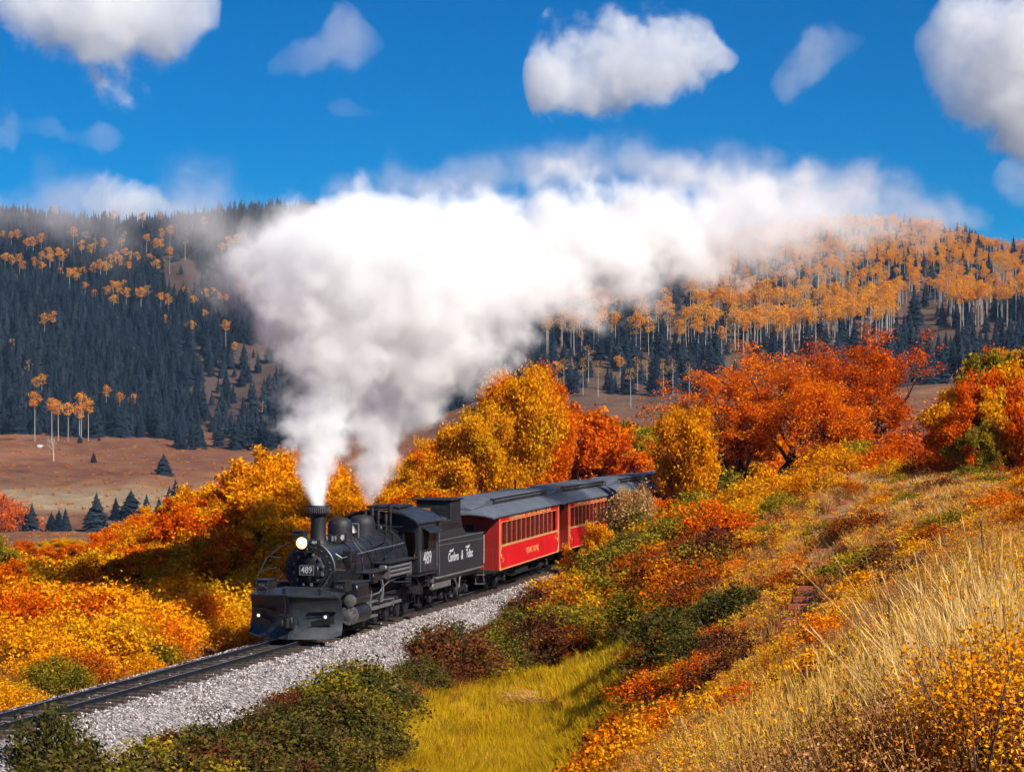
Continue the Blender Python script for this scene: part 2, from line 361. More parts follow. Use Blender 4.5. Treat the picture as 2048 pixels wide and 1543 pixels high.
# ------------------------------------------------------------------ scattering of uncountable stuff
def gn_scatter(name, pts, rot, scl, sources, pick, label, mats_from=None):
    """points -> instances of the given meshes"""
    me = bpy.data.meshes.new(name+'_points'); me.vertices.add(len(pts)); me.vertices.foreach_set('co', np.asarray(pts, np.float32).ravel())
    for nm, ty, arr in (('rot', 'FLOAT_VECTOR', rot), ('scl', 'FLOAT_VECTOR', scl), ('pick', 'INT', pick)):
        a = me.attributes.new(nm, ty, 'POINT'); a.data.foreach_set('vector' if ty == 'FLOAT_VECTOR' else 'value', np.asarray(arr, np.int32 if ty == 'INT' else np.float32).ravel())
    col = bpy.data.collections.new(name+'_kinds')
    for i, sm in enumerate(sources):
        so_ = bpy.data.objects.new('%s_kind_%d' % (name, i), sm); col.objects.link(so_)
    g = bpy.data.node_groups.new(name, 'GeometryNodeTree')
    g.interface.new_socket('Geometry', in_out='INPUT', socket_type='NodeSocketGeometry'); g.interface.new_socket('Geometry', in_out='OUTPUT', socket_type='NodeSocketGeometry')
    N = g.nodes.new; gi = N('NodeGroupInput'); go = N('NodeGroupOutput'); ip = N('GeometryNodeInstanceOnPoints'); ci = N('GeometryNodeCollectionInfo')
    ci.inputs['Collection'].default_value = col; ci.inputs['Separate Children'].default_value = True; ci.inputs['Reset Children'].default_value = True
    ip.inputs['Pick Instance'].default_value = True
    def na(nm, ty):
        a = N('GeometryNodeInputNamedAttribute'); a.data_type = ty; a.inputs['Name'].default_value = nm; return next(o for o in a.outputs if o.enabled)
    g.links.new(gi.outputs[0], ip.inputs['Points']); g.links.new(ci.outputs[0], ip.inputs['Instance'])
    g.links.new(na('pick', 'INT'), ip.inputs['Instance Index']); g.links.new(na('rot', 'FLOAT_VECTOR'), ip.inputs['Rotation']); g.links.new(na('scl', 'FLOAT_VECTOR'), ip.inputs['Scale'])
    g.links.new(ip.outputs[0], go.inputs[0])
    o = link(name, me, kind='stuff', label=label); md = o.modifiers.new('scatter', 'NODES'); md.node_group = g
    return o
def rock_mesh(seed, m):
    bm = bmesh.new(); bmesh.ops.create_icosphere(bm, subdivisions=1, radius=1); r = random.Random(seed)
    for v in bm.verts: v.co *= r.uniform(.65, 1.1)
    for v in bm.verts: v.co.z *= .75
    me = bpy.data.meshes.new('stone'); bm.to_mesh(me); bm.free(); me.materials.append(m); return me
SM = stone_mat()
def build_stones():
    n = 62000; s = CLs[-1]*0+nrs.uniform(34, 112, n); w = np.concatenate([nrs.uniform(-1.9, 1.2, n//4), nrs.uniform(.6, 4.0, n-n//4)]); nrs.shuffle(w)
    x, y, dx, dy = cl_frame(s); X = x+w*dy; Y = y-w*dx; Z = bed_z(w)+.005
    sc = nrs.uniform(.018, .042, n); ph = np.abs((s-30+.31) % .62-.31); hid = (np.abs(w) < 1.12) & (ph < .14); sc = np.where(hid & (nrs.uniform(size=n) < .86), .001, sc)
    pick = nrs.randint(0, 4, n); rot = nrs.uniform(0, 6.28, (n, 3)); scl = np.stack([sc*nrs.uniform(.8, 1.3, n), sc, sc*nrs.uniform(.7, 1.1, n)], 1)
    gn_scatter('ballast_gravel', np.stack([X, Y, Z], 1), rot, scl, [rock_mesh(k, SM) for k in range(4)], pick, 'loose pale crushed stones covering the railway embankment')
build_stones()
# ------------------------------------------------------------------ hard-surface mesh builder: local x = right side of the train, y = backwards, z = up
class MB:
    def __init__(s): s.v = []; s.f = []; s.sm = []
    def add(s, v, f, sm=False):
        b = len(s.v); s.v += [tuple(p) for p in v]; s.f += [tuple(b+i for i in q) for q in f]; s.sm += [sm]*len(f); return s
    def box(s, x0, x1, y0, y1, z0, z1, c=0.0):
        """box with chamfered vertical and horizontal edges when c > 0"""
        if c <= 0:
            v = [(x, y, z) for z in (z0, z1) for y in (y0, y1) for x in (x0, x1)]
            return s.add(v, [(0, 2, 3, 1), (4, 5, 7, 6), (0, 1, 5, 4), (2, 6, 7, 3), (0, 4, 6, 2), (1, 3, 7, 5)])
        bm = bmesh.new(); bmesh.ops.create_cube(bm, size=1)
        for v in bm.verts: v.co = ((x0+x1)/2+v.co.x*(x1-x0), (y0+y1)/2+v.co.y*(y1-y0), (z0+z1)/2+v.co.z*(z1-z0))
        bmesh.ops.bevel(bm, geom=list(bm.edges), offset=c, segments=1, affect='EDGES'); return s.bm(bm)
    def bm(s, bm, sm=False):
        bm.verts.ensure_lookup_table(); bm.verts.index_update()
        s.add([v.co[:] for v in bm.verts], [[v.index for v in f.verts] for f in bm.faces], sm); bm.free(); return s
    def cyl(s, a, b, r0, r1=None, n=20, caps=True, sm=True):
        r1 = r0 if r1 is None else r1; a = Vector(a); b = Vector(b); d = (b-a).normalized()
        u = d.orthogonal().normalized(); w = d.cross(u)
        v = [a+(u*math.cos(t)+w*math.sin(t))*r0 for t in [2*math.pi*i/n for i in range(n)]]+[b+(u*math.cos(t)+w*math.sin(t))*r1 for t in [2*math.pi*i/n for i in range(n)]]
        s.add(v, [(i, (i+1) % n, n+(i+1) % n, n+i) for i in range(n)], sm)
        if caps: s.add(v[:n], [tuple(range(n-1, -1, -1))]); s.add(v[n:], [tuple(range(n))])
        return s
    def tube(s, pts, r, n=6):
        pts = [Vector(p) for p in pts]
        for i in range(len(pts)-1): s.cyl(pts[i], pts[i+1], r, n=n, caps=True)
        return s
    def lathe(s, prof, o, axis='z', n=28, sm=True):
        """prof: (radius, height) pairs"""
        v = []; o = Vector(o)
        for r, h in prof:
            for i in range(n):
                t = 2*math.pi*i/n; c, q = r*math.cos(t), r*math.sin(t)
                v.append(o+(Vector((c, q, h)) if axis == 'z' else Vector((c, h, q)) if axis == 'y' else Vector((h, c, q))))
        f = [(k*n+i, k*n+(i+1) % n, (k+1)*n+(i+1) % n, (k+1)*n+i) for k in range(len(prof)-1) for i in range(n)]
        if axis == 'y': f = [q[::-1] for q in f]
        s.add(v, f, sm)
        if prof[-1][0] > .001: s.add(v[-n:], [tuple(range(n)) if axis != 'y' else tuple(range(n-1, -1, -1))])
        if prof[0][0] > .001: s.add(v[:n], [tuple(range(n-1, -1, -1)) if axis != 'y' else tuple(range(n))])
        return s
    def prism(s, poly, y0, y1, plane='xz'):
        n = len(poly); pt = (lambda p, y: (p[0], y, p[1])) if plane == 'xz' else (lambda p, y: (y, p[0], p[1]))
        return s.add([pt(p, y0) for p in poly]+[pt(p, y1) for p in poly], [tuple(range(n)), tuple(range(2*n-1, n-1, -1))]+[(i, n+i, n+(i+1) % n, (i+1) % n) for i in range(n)])
    def loft(s, secs, sm=False, caps=True):
        n = len(secs[0]); v = [p for q in secs for p in q]
        s.add(v, [(k*n+i, k*n+(i+1) % n, (k+1)*n+(i+1) % n, (k+1)*n+i) for k in range(len(secs)-1) for i in range(n)], sm)
        if caps: s.add(secs[0], [tuple(range(n-1, -1, -1))]); s.add(secs[-1], [tuple(range(n))])
        return s
    def build(s, name, m, parent=None, **props):
        me = bpy.data.meshes.new(name); me.from_pydata(s.v, [], s.f); me.materials.append(m)
        me.polygons.foreach_set('use_smooth', s.sm); me.update()
        bm = bmesh.new(); bm.from_mesh(me); bmesh.ops.recalc_face_normals(bm, faces=bm.faces); bm.to_mesh(me); bm.free()
        if any(s.sm): me.set_sharp_from_angle(angle=math.radians(40))
        return link(name, me, parent, **props)
def paint(name, col, rough=.5, metal=0.0, wear=.5, wearcol=None, bump=.3, scale=6.0, spec=.5):
    m = NT(name); tc = m.n('ShaderNodeTexCoord').outputs['Object']
    n = m.noise(tc, scale, 6, .65); n2 = m.noise(tc, scale*7, 3, .7); n3 = m.noise(tc, .8, 3, .5)
    wc = wearcol or tuple(min(1, c*2.2+.02) for c in col)
    f = m.math('MULTIPLY', m.math('SUBTRACT', n.outputs['Fac'], .5), 2.4*wear); f = m.math('ADD', f, .3*wear, clamp=True)
    c1 = m.mix(f, col, wc); k = m.math('MULTIPLY_ADD', n3.outputs['Fac'], .6, .7)
    c2 = m.n('ShaderNodeVectorMath', {0: c1, 3: k}, operation='SCALE').outputs[0]
    bp = m.n('ShaderNodeBump', {'Height': n2.outputs['Fac'], 'Strength': bump, 'Distance': .01})
    r = m.math('MULTIPLY_ADD', n.outputs['Fac'], .5, rough-.25)
    b = m.n('ShaderNodeBsdfPrincipled', {'Base Color': c2, 'Roughness': r, 'Metallic': metal, 'Normal': bp.outputs[0]}); b.inputs['Specular IOR Level'].default_value = spec
    m.link(b.outputs[0], m.out.inputs[0]); return m.m
BLACK = paint('black_iron', (.008, .009, .011), .4, 0, .5, (.05, .053, .06), .35, 4)
SOOT = paint('sooty_iron', (.006, .006, .008), .6, 0, .5, (.028, .028, .032), .4, 7)
JACKET = paint('boiler_jacket', (.008, .009, .012), .36, 0, .45, (.045, .05, .06), .3, 3)
CABGREY = paint('worn_black_plate', (.012, .015, .020), .45, 0, .6, (.05, .056, .068), .4, 5)
STEEL = paint('bare_steel', (.16, .16, .165), .45, .5, .5, (.36, .35, .34), .3, 9)
WHITE = paint('white_lettering', (.42, .43, .44), .6, 0, .4, (.2, .2, .2), .1, 9)
GOLD = paint('gold_trim', (.60, .28, .08), .5, 0, .5, (.82, .55, .28), .1, 12)
RED = paint('coach_red', (.60, .006, .012), .38, 0, .25, (.75, .012, .02), .15, 1.5)
SHADE_RED = paint('shaded_red_end', (.27, .012, .006), .5, 0, .4, (.16, .008, .004), .2, 2)  # coach red darkened: shade on the coach ends is painted into the colour
POST = paint('dark_red_window_post', (.22, .008, .005), .5, 0, .3, (.12, .005, .003), .2, 2)
ROOF = paint('tarred_roof', (.055, .068, .09), .7, 0, .6, (.15, .17, .20), .6, 5)
WOOD = paint('weathered_tie', (.035, .022, .016), .9, 0, .7, (.12, .075, .05), .9, 8)
WOODR = paint('red_brown_board', (.22, .035, .012), .8, 0, .6, (.40, .15, .07), .6, 8)
COAL = paint('coal', (.006, .006, .007), .45, 0, .5, (.03, .03, .035), .6, 14)
RAILM = paint('rail_steel', (.012, .014, .018), .45, .3, .5, (.03, .032, .038), .3, 5)
RAILTOP = paint('worn_rail_top', (.25, .26, .28), .35, .7, .3, (.4, .4, .4), .1, 5)
def simple(name, col, rough=.5, em=None, es=0, metal=0):
    m = NT(name); b = m.n('ShaderNodeBsdfPrincipled', {'Base Color': (*col, 1), 'Roughness': rough, 'Metallic': metal})
    if em: b.inputs['Emission Color'].default_value = (*em, 1); b.inputs['Emission Strength'].default_value = es
    m.link(b.outputs[0], m.out.inputs[0]); return m.m
GLASS = simple('dark_window_glass', (.012, .010, .008), .35)
LAMP = simple('lit_headlight', (.9, .7, .5), .2, (1.0, .55, .26), 1.25)
MARK = simple('lit_marker_lamp', (.9, .9, .9), .2, (.9, .92, 1.0), .5)
CABIN = simple('varnished_cab_wood', (.36, .12, .03), .5)
def text_mesh(txt, size, m, name, parent, loc, rot, sx=1.0, space=1.0, shear=0.0, bold=0.0, align='CENTER', ext=.006):
    cu = bpy.data.curves.new(name, 'FONT'); cu.body = txt; cu.size = size; cu.align_x = align; cu.align_y = 'CENTER'; cu.extrude = ext; cu.space_character = space
    cu.shear = shear; cu.offset = bold; cu.resolution_u = 3
    tmp = bpy.data.objects.new(name, cu); COL.objects.link(tmp); bpy.context.view_layer.update()
    me = bpy.data.meshes.new_from_object(tmp.evaluated_get(bpy.context.evaluated_depsgraph_get())); bpy.data.objects.remove(tmp); bpy.data.curves.remove(cu)
    me.name = name; me.materials.clear(); me.materials.append(m)
    o = link(name, me, parent); o.location = loc; o.rotation_euler = rot; o.scale = (sx, 1, 1); return o
SIDE = (math.pi/2, 0, math.pi/2)      # lettering that reads on the right-hand side of the train
FRONT = (math.pi/2, 0, 0)             # lettering that faces forward

# ------------------------------------------------------------------ railway track
track = empty('railway_track', (-12.1, 50.8, 0), kind='structure', label='narrow gauge railway track with dark rails curving past the bushes')
track_inv = Matrix.Translation((12.1, -50.8, 0))
def rail_sweep(off):
    prof = [(-.055, -.14), (.055, -.14), (.055, -.125), (.012, -.105), (.012, -.04), (.034, -.03), (.034, -.004), (.026, 0), (-.026, 0), (-.034, -.004), (-.034, -.03), (-.012, -.04), (-.012, -.105), (-.055, -.125)]
    mb = MB(); secs = []
    for s in np.arange(S0, S1, .6):
        x, y, dx, dy = cl_frame(s)
        secs.append([(x+(off+a)*dy, y-(off+a)*dx, z) for a, z in prof])
    mb.loft(secs); o = mb.build('rail', RAILM, track); o.data.materials.append(RAILTOP); o.data.transform(track_inv)
    for p in o.data.polygons:
        if p.normal.z > .9 and p.center.z > -.01: p.material_index = 1
for off in (-.457, .457): rail_sweep(off)
tie_me = None
for k, s in enumerate(np.arange(30, 112, .62)):
    x, y, dx, dy = cl_frame(s+rnd.uniform(-.04, .04))
    if tie_me is None:
        mb = MB(); mb.box(-1.02, 1.02, -.1, .1, -.08, .08, .015); t = mb.build('tie', WOOD, track); tie_me = t.data
    else: t = link('tie', tie_me, track)
    t.location = Vector((x+12.1+rnd.uniform(-.06, .06), y-50.8, -.195+rnd.uniform(-.012, .012))); t.rotation_euler = (0, rnd.uniform(-.008, .008), -math.atan2(dx, dy)+rnd.uniform(-.03, .03))

# ------------------------------------------------------------------ locomotive
def wheel(mb, w, u, z, r, th=.12, spokes=10, rim=.07):
    mb.lathe([(r*.55, -th/2), (r+.03, -th/2), (r+.03, -th/2+.03), (r, -th/2+.03), (r, th/2), (r-rim, th/2), (r-rim, th/2-.03), (r*.2, th/2-.03), (r*.2, th/2+.02)], (w, u, z), 'x', 28)
def train_piece(name, front, yaw_to, **props):
    a = math.atan2(yaw_to[0]-front[0], yaw_to[1]-front[1]); return empty(name, (front[0], front[1], 0), -a, **props)
loco = train_piece('steam_locomotive', (-7.03, 68.0), (-4.2, 78.55), label='black steam locomotive numbered 489 with snow plow, lit headlight and steaming chimney', category='locomotive')
L = loco
def loco_front():
    mb = MB(); W_ = 25; Zs = [.07, .16, .32, .55, .85, 1.12, 1.32, 1.40]; cur_ = [0.0, .06, .14, .22, .24, .18, .06, -.04]
    def blade(off):
        rows = []
        for z, c in zip(Zs, cur_):
            row = []
            for i in range(W_):
                w = -1.5+3.0*i/(W_-1); a = abs(w)/1.5
                u = .62*a**1.15+c*(1-.25*a)+off; zz = z
                if z < .2: zz += .20*max(0, a-.72)**1.3*3; u -= .0
                row.append((w*(1.0+.03*(1.4-z)), u, zz))
            rows.append(row)
        return rows
    A, B = blade(0), blade(.03)
    v = [p for r in A for p in r]+[p for r in B for p in r]; n = len(Zs)*W_; f = []
    for i in range(len(Zs)-1):
        for j in range(W_-1):
            q = (i*W_+j, i*W_+j+1, (i+1)*W_+j+1, (i+1)*W_+j); f.append(q); f.append(tuple(n+k for k in q[::-1]))
    for j in range(W_-1):
        f.append((j, n+j, n+j+1, j+1)); t = (len(Zs)-1)*W_; f.append((t+j, t+j+1, n+t+j+1, n+t+j))
    for i in range(len(Zs)-1):
        f.append((i*W_, (i+1)*W_, n+(i+1)*W_, n+i*W_)); e = W_-1; f.append((i*W_+e, n+i*W_+e, n+(i+1)*W_+e, (i+1)*W_+e))
    mb.add(v, f, True); plow = mb.build('snow_plow', CABGREY, L)
    m = MB()     # stiffening seams and rivet strips on the blade
    m.tube([(0, .0, .1), (0, .13, .32), (0, .2, .6), (0, .21, .85), (0, .15, 1.12), (0, -.06, 1.4)], .012)
    for sgn in (-1, 1):
        m.add([(sgn*.62, .30, .98), (sgn*1.4, .60, .98), (sgn*1.42, .60, .92), (sgn*.62, .30, .92), (sgn*.62, .48, .95), (sgn*1.4, .8, .95)], [(0, 1, 2, 3), (0, 4, 5, 1), (3, 2, 5, 4)])
        m.add([(sgn*.66, .22, .62), (sgn*1.35, .50, .80), (sgn*1.35, .55, .55), (sgn*.66, .40, .45)], [(0, 1, 2, 3)])
        m.tube([(sgn*.75, .22, .99), (sgn*1.42, .52, .99)], .015)
    m.build('blade_seams', BLACK, plow, kind='stuff')
    # deck over the plow
    d = MB(); top = [(-1.5, .60, 1.41), (-.75, .24, 1.43), (0, -.07, 1.47), (.75, .24, 1.43), (1.5, .60, 1.41), (1.5, 1.15, 1.48), (.72, 1.75, 1.58), (-.72, 1.75, 1.58), (-1.5, 1.15, 1.48)]
    c = (0, .9, 1.56); nn = len(top)
    d.add([c]+top+[(x, y, z-.05) for x, y, z in top], [(0, i+1, (i+1) % nn+1) for i in range(nn)]+[(i+1, nn+i+1, nn+(i+1) % nn+1, (i+1) % nn+1) for i in range(nn)]); d.build('pilot_deck', CABGREY, L)
    for sgn in (-1, 1):
        c = MB(); c.cyl((sgn*1.12, .36, .77), (sgn*1.12, .52, .79), .055, .07, 14); lm = c.build('marker_lamp', BLACK, L)
        g = MB(); g.lathe([(.0, -.03), (.03, -.022), (.05, -.004), (.05, .02)], (sgn*1.12, .345, .77), 'y', 12); g.build('lens', MARK, lm)
    k = MB(); k.box(-.16, .16, -.02, .3, .42, .78, .03); k.box(-.09, .09, -.28, .0, .5, .72, .03); k.cyl((.07, -.24, .46), (.07, -.24, .76), .07, n=12); k.box(-.12, -.04, -.34, -.05, .5, .7, .02)
    k.build('coupler', SOOT, L)
    k = MB(); k.tube([(-.5, .22, .45), (-.52, .08, .62), (-.42, .0, .8), (-.25, -.04, .84), (-.05, -.06, .8), (.12, -.02, .84), (.28, .02, .82), (.33, .06, .7), (.3, .1, .52)], .02); k.build('uncoupling_lever', BLACK, L, kind='stuff')
    k = MB(); k.tube([(-.12, .0, .86), (-.08, .02, 1.1), (-.1, -.05, 1.35), (-.1, -.06, 1.72)], .014); k.box(-.16, -.05, -.08, .02, 1.5, 1.66); k.build('lifting_chain', BLACK, L)
    for sgn in (-1, 1):
        k = MB(); k.cyl((sgn*.92, .45, 1.45), (sgn*.92, .45, 1.62), .03, n=8); k.box(sgn*.92-.06, sgn*.92+.06, .38, .52, 1.58, 1.66, .01); k.build('deck_bracket', BLACK, L)
        k = MB(); k.tube([(sgn*.86, .6, 1.5), (sgn*.8, 1.9, 2.1)], .022); k.build('brace_rod', BLACK, L)
        k = MB(); k.box(sgn*1.32-.2, sgn*1.32+.2, 1.15, 1.75, 1.5, 1.8, .02); k.box(sgn*1.32-.22, sgn*1.32+.22, 1.12, 1.78, 1.8, 1.83, .01); tb = k.build('tool_box', BLACK, L)
        text_mesh('K36', .13, STEEL, 'lettering', tb, (sgn*1.32, 1.14, 1.65), FRONT)
    k = MB(); k.tube([(-1.5, 1.0, 1.48), (-1.45, 1.1, 1.95), (-1.3, 1.5, 2.5), (-.95, 1.9, 2.86), (-.55, 2.0, 2.98)], .018); k.tube([(-1.42, 1.15, 2.1), (-1.0, 1.6, 2.2)], .015); k.tube([(-1.25, 1.55, 2.56), (-.95, 1.9, 2.5)], .015); k.build('front_handrail', BLACK, L, kind='stuff')
loco_front()
BZ = 2.14
def boiler():
    m = MB(); m.lathe([(.83, 1.98), (.86, 2.0), (.86, 2.1), (.82, 2.12), (.82, 4.1)], (0, 0, BZ), 'y', 48); sb = m.build('smokebox', JACKET, L)
    f = MB(); f.lathe([(0, 1.86), (.2, 1.865), (.5, 1.9), (.54, 1.94), (.56, 1.9), (.60, 1.9), (.60, 1.97), (.83, 1.985)], (0, 0, BZ), 'y', 48)
    f.lathe([(.66, 1.93), (.70, 1.93), (.70, 1.99), (.66, 1.99)], (0, 0, BZ), 'y', 48)
    fd = f.build('smokebox_door', SOOT, L)
    c = MB()
    for i in range(20):
        a = 2*math.pi*i/20; p = Vector((math.cos(a)*.72, 0, BZ+math.sin(a)*.72)); c.cyl(p+Vector((0, 1.9, 0)), p+Vector((0, 2.0, 0)), .026, n=6)
    for i in range(12):
        a = 2*math.pi*i/12+.2; p = Vector((math.cos(a)*.5, 0, BZ+math.sin(a)*.5)); c.box(p.x-.035, p.x+.035, 1.83, 1.92, p.z-.05, p.z+.05)
    c.build('door_clamps', STEEL, fd, kind='stuff')
    c = MB(); c.box(-.44, -.38, 1.8, 1.9, BZ-.3, BZ+.3); c.tube([(-.75, 1.86, BZ+.14), (0, 1.8, BZ+.16)], .025); c.tube([(-.75, 1.86, BZ-.16), (0, 1.8, BZ-.2)], .025); c.cyl((0, 1.7, BZ+.3), (0, 1.9, BZ+.3), .05, n=10); c.box(.25, .36, 1.78, 1.88, BZ-.25, BZ+.1, .02); c.tube([(-.3, 1.8, BZ+.6), (-.12, 1.76, BZ+.35), (.1, 1.78, BZ+.33)], .03)
    c.tube([(.3, 1.8, BZ-.42), (.5, 1.82, BZ-.3)], .03); c.build('door_fittings', BLACK, fd, kind='stuff')
    n = MB(); n.box(-.24, .24, 1.70, 1.74, BZ-.17, BZ+.13); np_ = n.build('number_plate', SOOT, L)
    n = MB()
    for a in (((-.25, BZ-.18), (.25, BZ-.15)), ((-.25, BZ+.11), (.25, BZ+.14)), ((-.25, BZ-.15), (-.22, BZ+.11)), ((.22, BZ-.15), (.25, BZ+.11))): n.box(a[0][0], a[1][0], 1.68, 1.72, a[0][1], a[1][1])
    n.build('plate_frame', STEEL, np_, kind='stuff'); text_mesh('489', .3, WHITE, 'lettering', np_, (0, 1.69, BZ-.02), FRONT, .85, bold=.004)
    r = MB(); r.tube([(.9*math.cos(a), 1.86, BZ+.9*math.sin(a)) for a in np.linspace(2.0, 0, 18)], .013); r.tube([(.9, 1.86, BZ), (1.25, 1.9, BZ)], .013); r.build('curved_handrail', STEEL, L, kind='stuff')
    m = MB(); m.lathe([(.82, 4.1), (.84, 4.11), (.84, 6.3), (.95, 7.4), (.97, 9.3)], (0, 0, BZ), 'y', 48); bo = m.build('boiler', JACKET, L)
    b = MB()
    for u, r_ in ((4.1, .86), (4.9, .86), (5.7, .86), (6.3, .86), (6.9, .915), (7.45, .97), (8.1, .98), (8.8, .99)): b.lathe([(r_-.02, u-.03), (r_, u-.03), (r_, u+.03), (r_-.02, u+.03)], (0, 0, BZ), 'y', 48)
    b.build('boiler_bands', BLACK, bo, kind='stuff')
    m = MB(); m.box(-.78, .78, 7.1, 9.2, 1.1, BZ); m.build('firebox', SOOT, L)
    m = MB(); m.lathe([(.36, 0), (.30, .1), (.26, .25), (.25, .8), (.255, .98), (.34, 1.0), (.37, 1.04), (.37, 1.26), (.34, 1.3), (.28, 1.3), (.28, 1.1), (.0, 1.1)], (0, 2.78, BZ+.72), 'z', 32); st = m.build('chimney', SOOT, L)
    m = MB()
    for i in range(36):
        a = 2*math.pi*i/36; m.cyl((.375*math.cos(a), 2.78+.375*math.sin(a), BZ+1.78), (.375*math.cos(a), 2.78+.375*math.sin(a), BZ+1.96), .012, n=4)
    m.build('cap_slots', STEEL, st, kind='stuff')
    def dome(name, u, r, h, ln):
        m = MB(); secs = []
        pr = [(1.12, 0), (1.04, .08), (1.0, .2), (1.0, .62*h), (.96, .76*h), (.86, .88*h), (.65, .96*h), (.35, 1.0*h), (.02, 1.01*h)]
        for s_, z in pr: secs.append([(r*s_*math.cos(t), u+(ln*s_)*math.sin(t), BZ+.66+z) for t in np.linspace(0, 2*math.pi, 29)[:-1]])
        m.loft(secs, True); return m.build(name, SOOT, L)
    dome('sand_dome', 4.9, .42, .86, .42); dome('steam_dome', 7.15, .46, .84, .46)
    n = MB(); n.box(.36, .44, 3.35, 4.35, 2.90, 3.18, .01); n.box(-.44, -.36, 3.35, 4.35, 2.90, 3.18, .01)
    n.box(-.3, .42, 3.3, 3.36, 2.90, 3.18, .01); nb = n.build('number_board', BLACK, L)
    text_mesh('4', .24, WHITE, 'lettering', nb, (.1, 3.28, 3.04), FRONT, .8, bold=.004); text_mesh('8 9', .24, WHITE, 'lettering', nb, (.36, 3.28, 3.04), FRONT, .55, bold=.004)
    text_mesh('489', .24, WHITE, 'lettering', nb, (.45, 3.85, 3.04), SIDE, 1, bold=.004)
    h = MB(); h.lathe([(.0, 1.72), (.15, 1.72), (.2, 1.6), (.215, 1.4), (.215, 1.24), (.19, 1.22), (.19, 1.27), (.02, 1.3)], (0, 0, 3.02), 'y', 28); h.box(-.14, .14, 1.4, 1.95, 2.72, 2.86, .02); h.box(-.22, .22, 1.35, 1.9, 2.70, 2.74); hl = h.build('headlight', BLACK, L)
    g = MB(); g.lathe([(0, 1.19), (.1, 1.195), (.165, 1.21), (.185, 1.235), (.19, 1.26)], (0, 0, 3.02), 'y', 28); g.build('lamp_glass', LAMP, hl)
    g = MB(); g.box(.22, .50, 1.4, 1.62, 2.93, 3.12, .01); nb2 = g.build('number_light', BLACK, L); text_mesh('489', .13, WHITE, 'lettering', nb2, (.37, 1.39, 3.03), FRONT, .9, bold=.003)
    g = MB(); g.box(-.52, -.18, 1.85, 2.25, 3.08, 3.34, .01); g.box(-.55, -.15, 1.82, 2.28, 3.34, 3.37, .01); g.box(-.4, -.3, 1.95, 2.1, 2.8, 3.1); g.build('classification_lamp_box', SOOT, L)
    # bell between the domes, turret, safety valves, whistle
    m = MB(); m.lathe([(.2, 0), (.19, .04), (.14, .1), (.1, .2), (.05, .26), (.0, .27)], (0, 6.05, BZ+.95), 'z', 20); m.tube([(-.25, 6.05, BZ+.8), (-.25, 6.05, BZ+1.25), (.25, 6.05, BZ+1.25), (.25, 6.05, BZ+.8)], .03); m.build('bell', STEEL, L)
    for x, u, z in ((-.22, 8.15, 3.3), (0.02, 8.2, 3.42), (.2, 8.3, 3.3), (.42, 8.5, 3.2)):
        m = MB(); m.cyl((x, u, BZ+.85), (x, u, z+.15), .05, n=10); m.cyl((x, u, z+.15), (x, u, z+.42), .075, .06, n=10); m.build('safety_valve', SOOT, L)
    m = MB(); m.cyl((.5, 8.75, 2.9), (.5, 8.75, 3.65), .05, n=10); m.cyl((.5, 8.75, 3.65), (.5, 8.75, 3.95), .085, n=12); m.build('whistle', SOOT, L)
    m = MB(); m.box(-.3, .3, 8.4, 9.0, BZ+.8, BZ+1.1, .04); m.tube([(.2, 8.6, 3.2), (.75, 8.4, 2.9), (.98, 7.6, 2.4), (1.0, 6.6, 2.2)], .035); m.tube([(.1, 8.5, 3.15), (.6, 8.0, 2.95), (.84, 7.2, 2.75), (.86, 5.2, 2.6)], .025); m.tube([(.35, 4.9, 3.0), (.8, 4.8, 2.5), (.88, 4.75, 1.9)], .022); m.tube([(.35, 5.1, 3.0), (.82, 5.3, 2.5), (.9, 5.9, 1.8)], .022); m.tube([(.3, 7.3, 3.3), (.7, 8.0, 3.2), (.9, 8.9, 3.15)], .02); m.build('boiler_piping', BLACK, L, kind='stuff')
    h = MB(); pts = [(.93, 2.4, 2.42)]+[(.96, u, 2.44+.0*u) for u in np.arange(3.2, 9.0, .9)]; pts = [(p[0]+(.1 if p[1] > 6.8 else 0), p[1], p[2]+.02*p[1]) for p in pts]; h.tube(pts, .017)
    for p in pts: h.tube([p, (p[0]*.86, p[1], p[2]-.03)], .015)
    h.tube([(.75, 2.35, 2.62), (.95, 2.4, 2.48)], .018); h.build('side_handrail', STEEL, L, kind='stuff')
    # running board and the equipment along the right side
    for sgn in (1, -1):
        m = MB(); m.box(min(sgn*.8, sgn*1.35), max(sgn*.8, sgn*1.35), 2.6, 4.1, 1.62, 1.66); m.box(min(sgn*.8, sgn*1.35), max(sgn*.8, sgn*1.35), 4.1, 6.0, 1.86, 1.90); m.box(min(sgn*.8, sgn*1.4), max(sgn*.8, sgn*1.4), 6.0, 9.1, 2.05, 2.09); m.box(min(sgn*1.3, sgn*1.35), max(sgn*1.3, sgn*1.35), 4.08, 4.12, 1.62, 1.9); m.build('running_board', CABGREY, L)
        m = MB()
        for k in range(3): m.cyl((sgn*1.3, 6.05, 1.62+.14*k), (sgn*1.3, 8.5, 1.62+.14*k), .05, n=10)
        m.box(min(sgn*1.0, sgn*1.26), max(sgn*1.0, sgn*1.26), 6.0, 8.5, 1.56, 2.0, .02); m.box(min(sgn*1.2, sgn*1.37), max(sgn*1.2, sgn*1.37), 6.02, 6.08, 1.55, 1.98); m.box(min(sgn*1.2, sgn*1.37), max(sgn*1.2, sgn*1.37), 8.44, 8.5, 1.55, 1.98); m.build('air_cooling_pipes', STEEL if sgn == 1 else BLACK, L, kind='stuff')
    m = MB(); m.cyl((1.02, 8.85, 1.1), (1.02, 8.85, 1.5), .2, n=18); m.cyl((1.02, 8.85, 1.56), (1.02, 8.85, 2.0), .22, n=18)
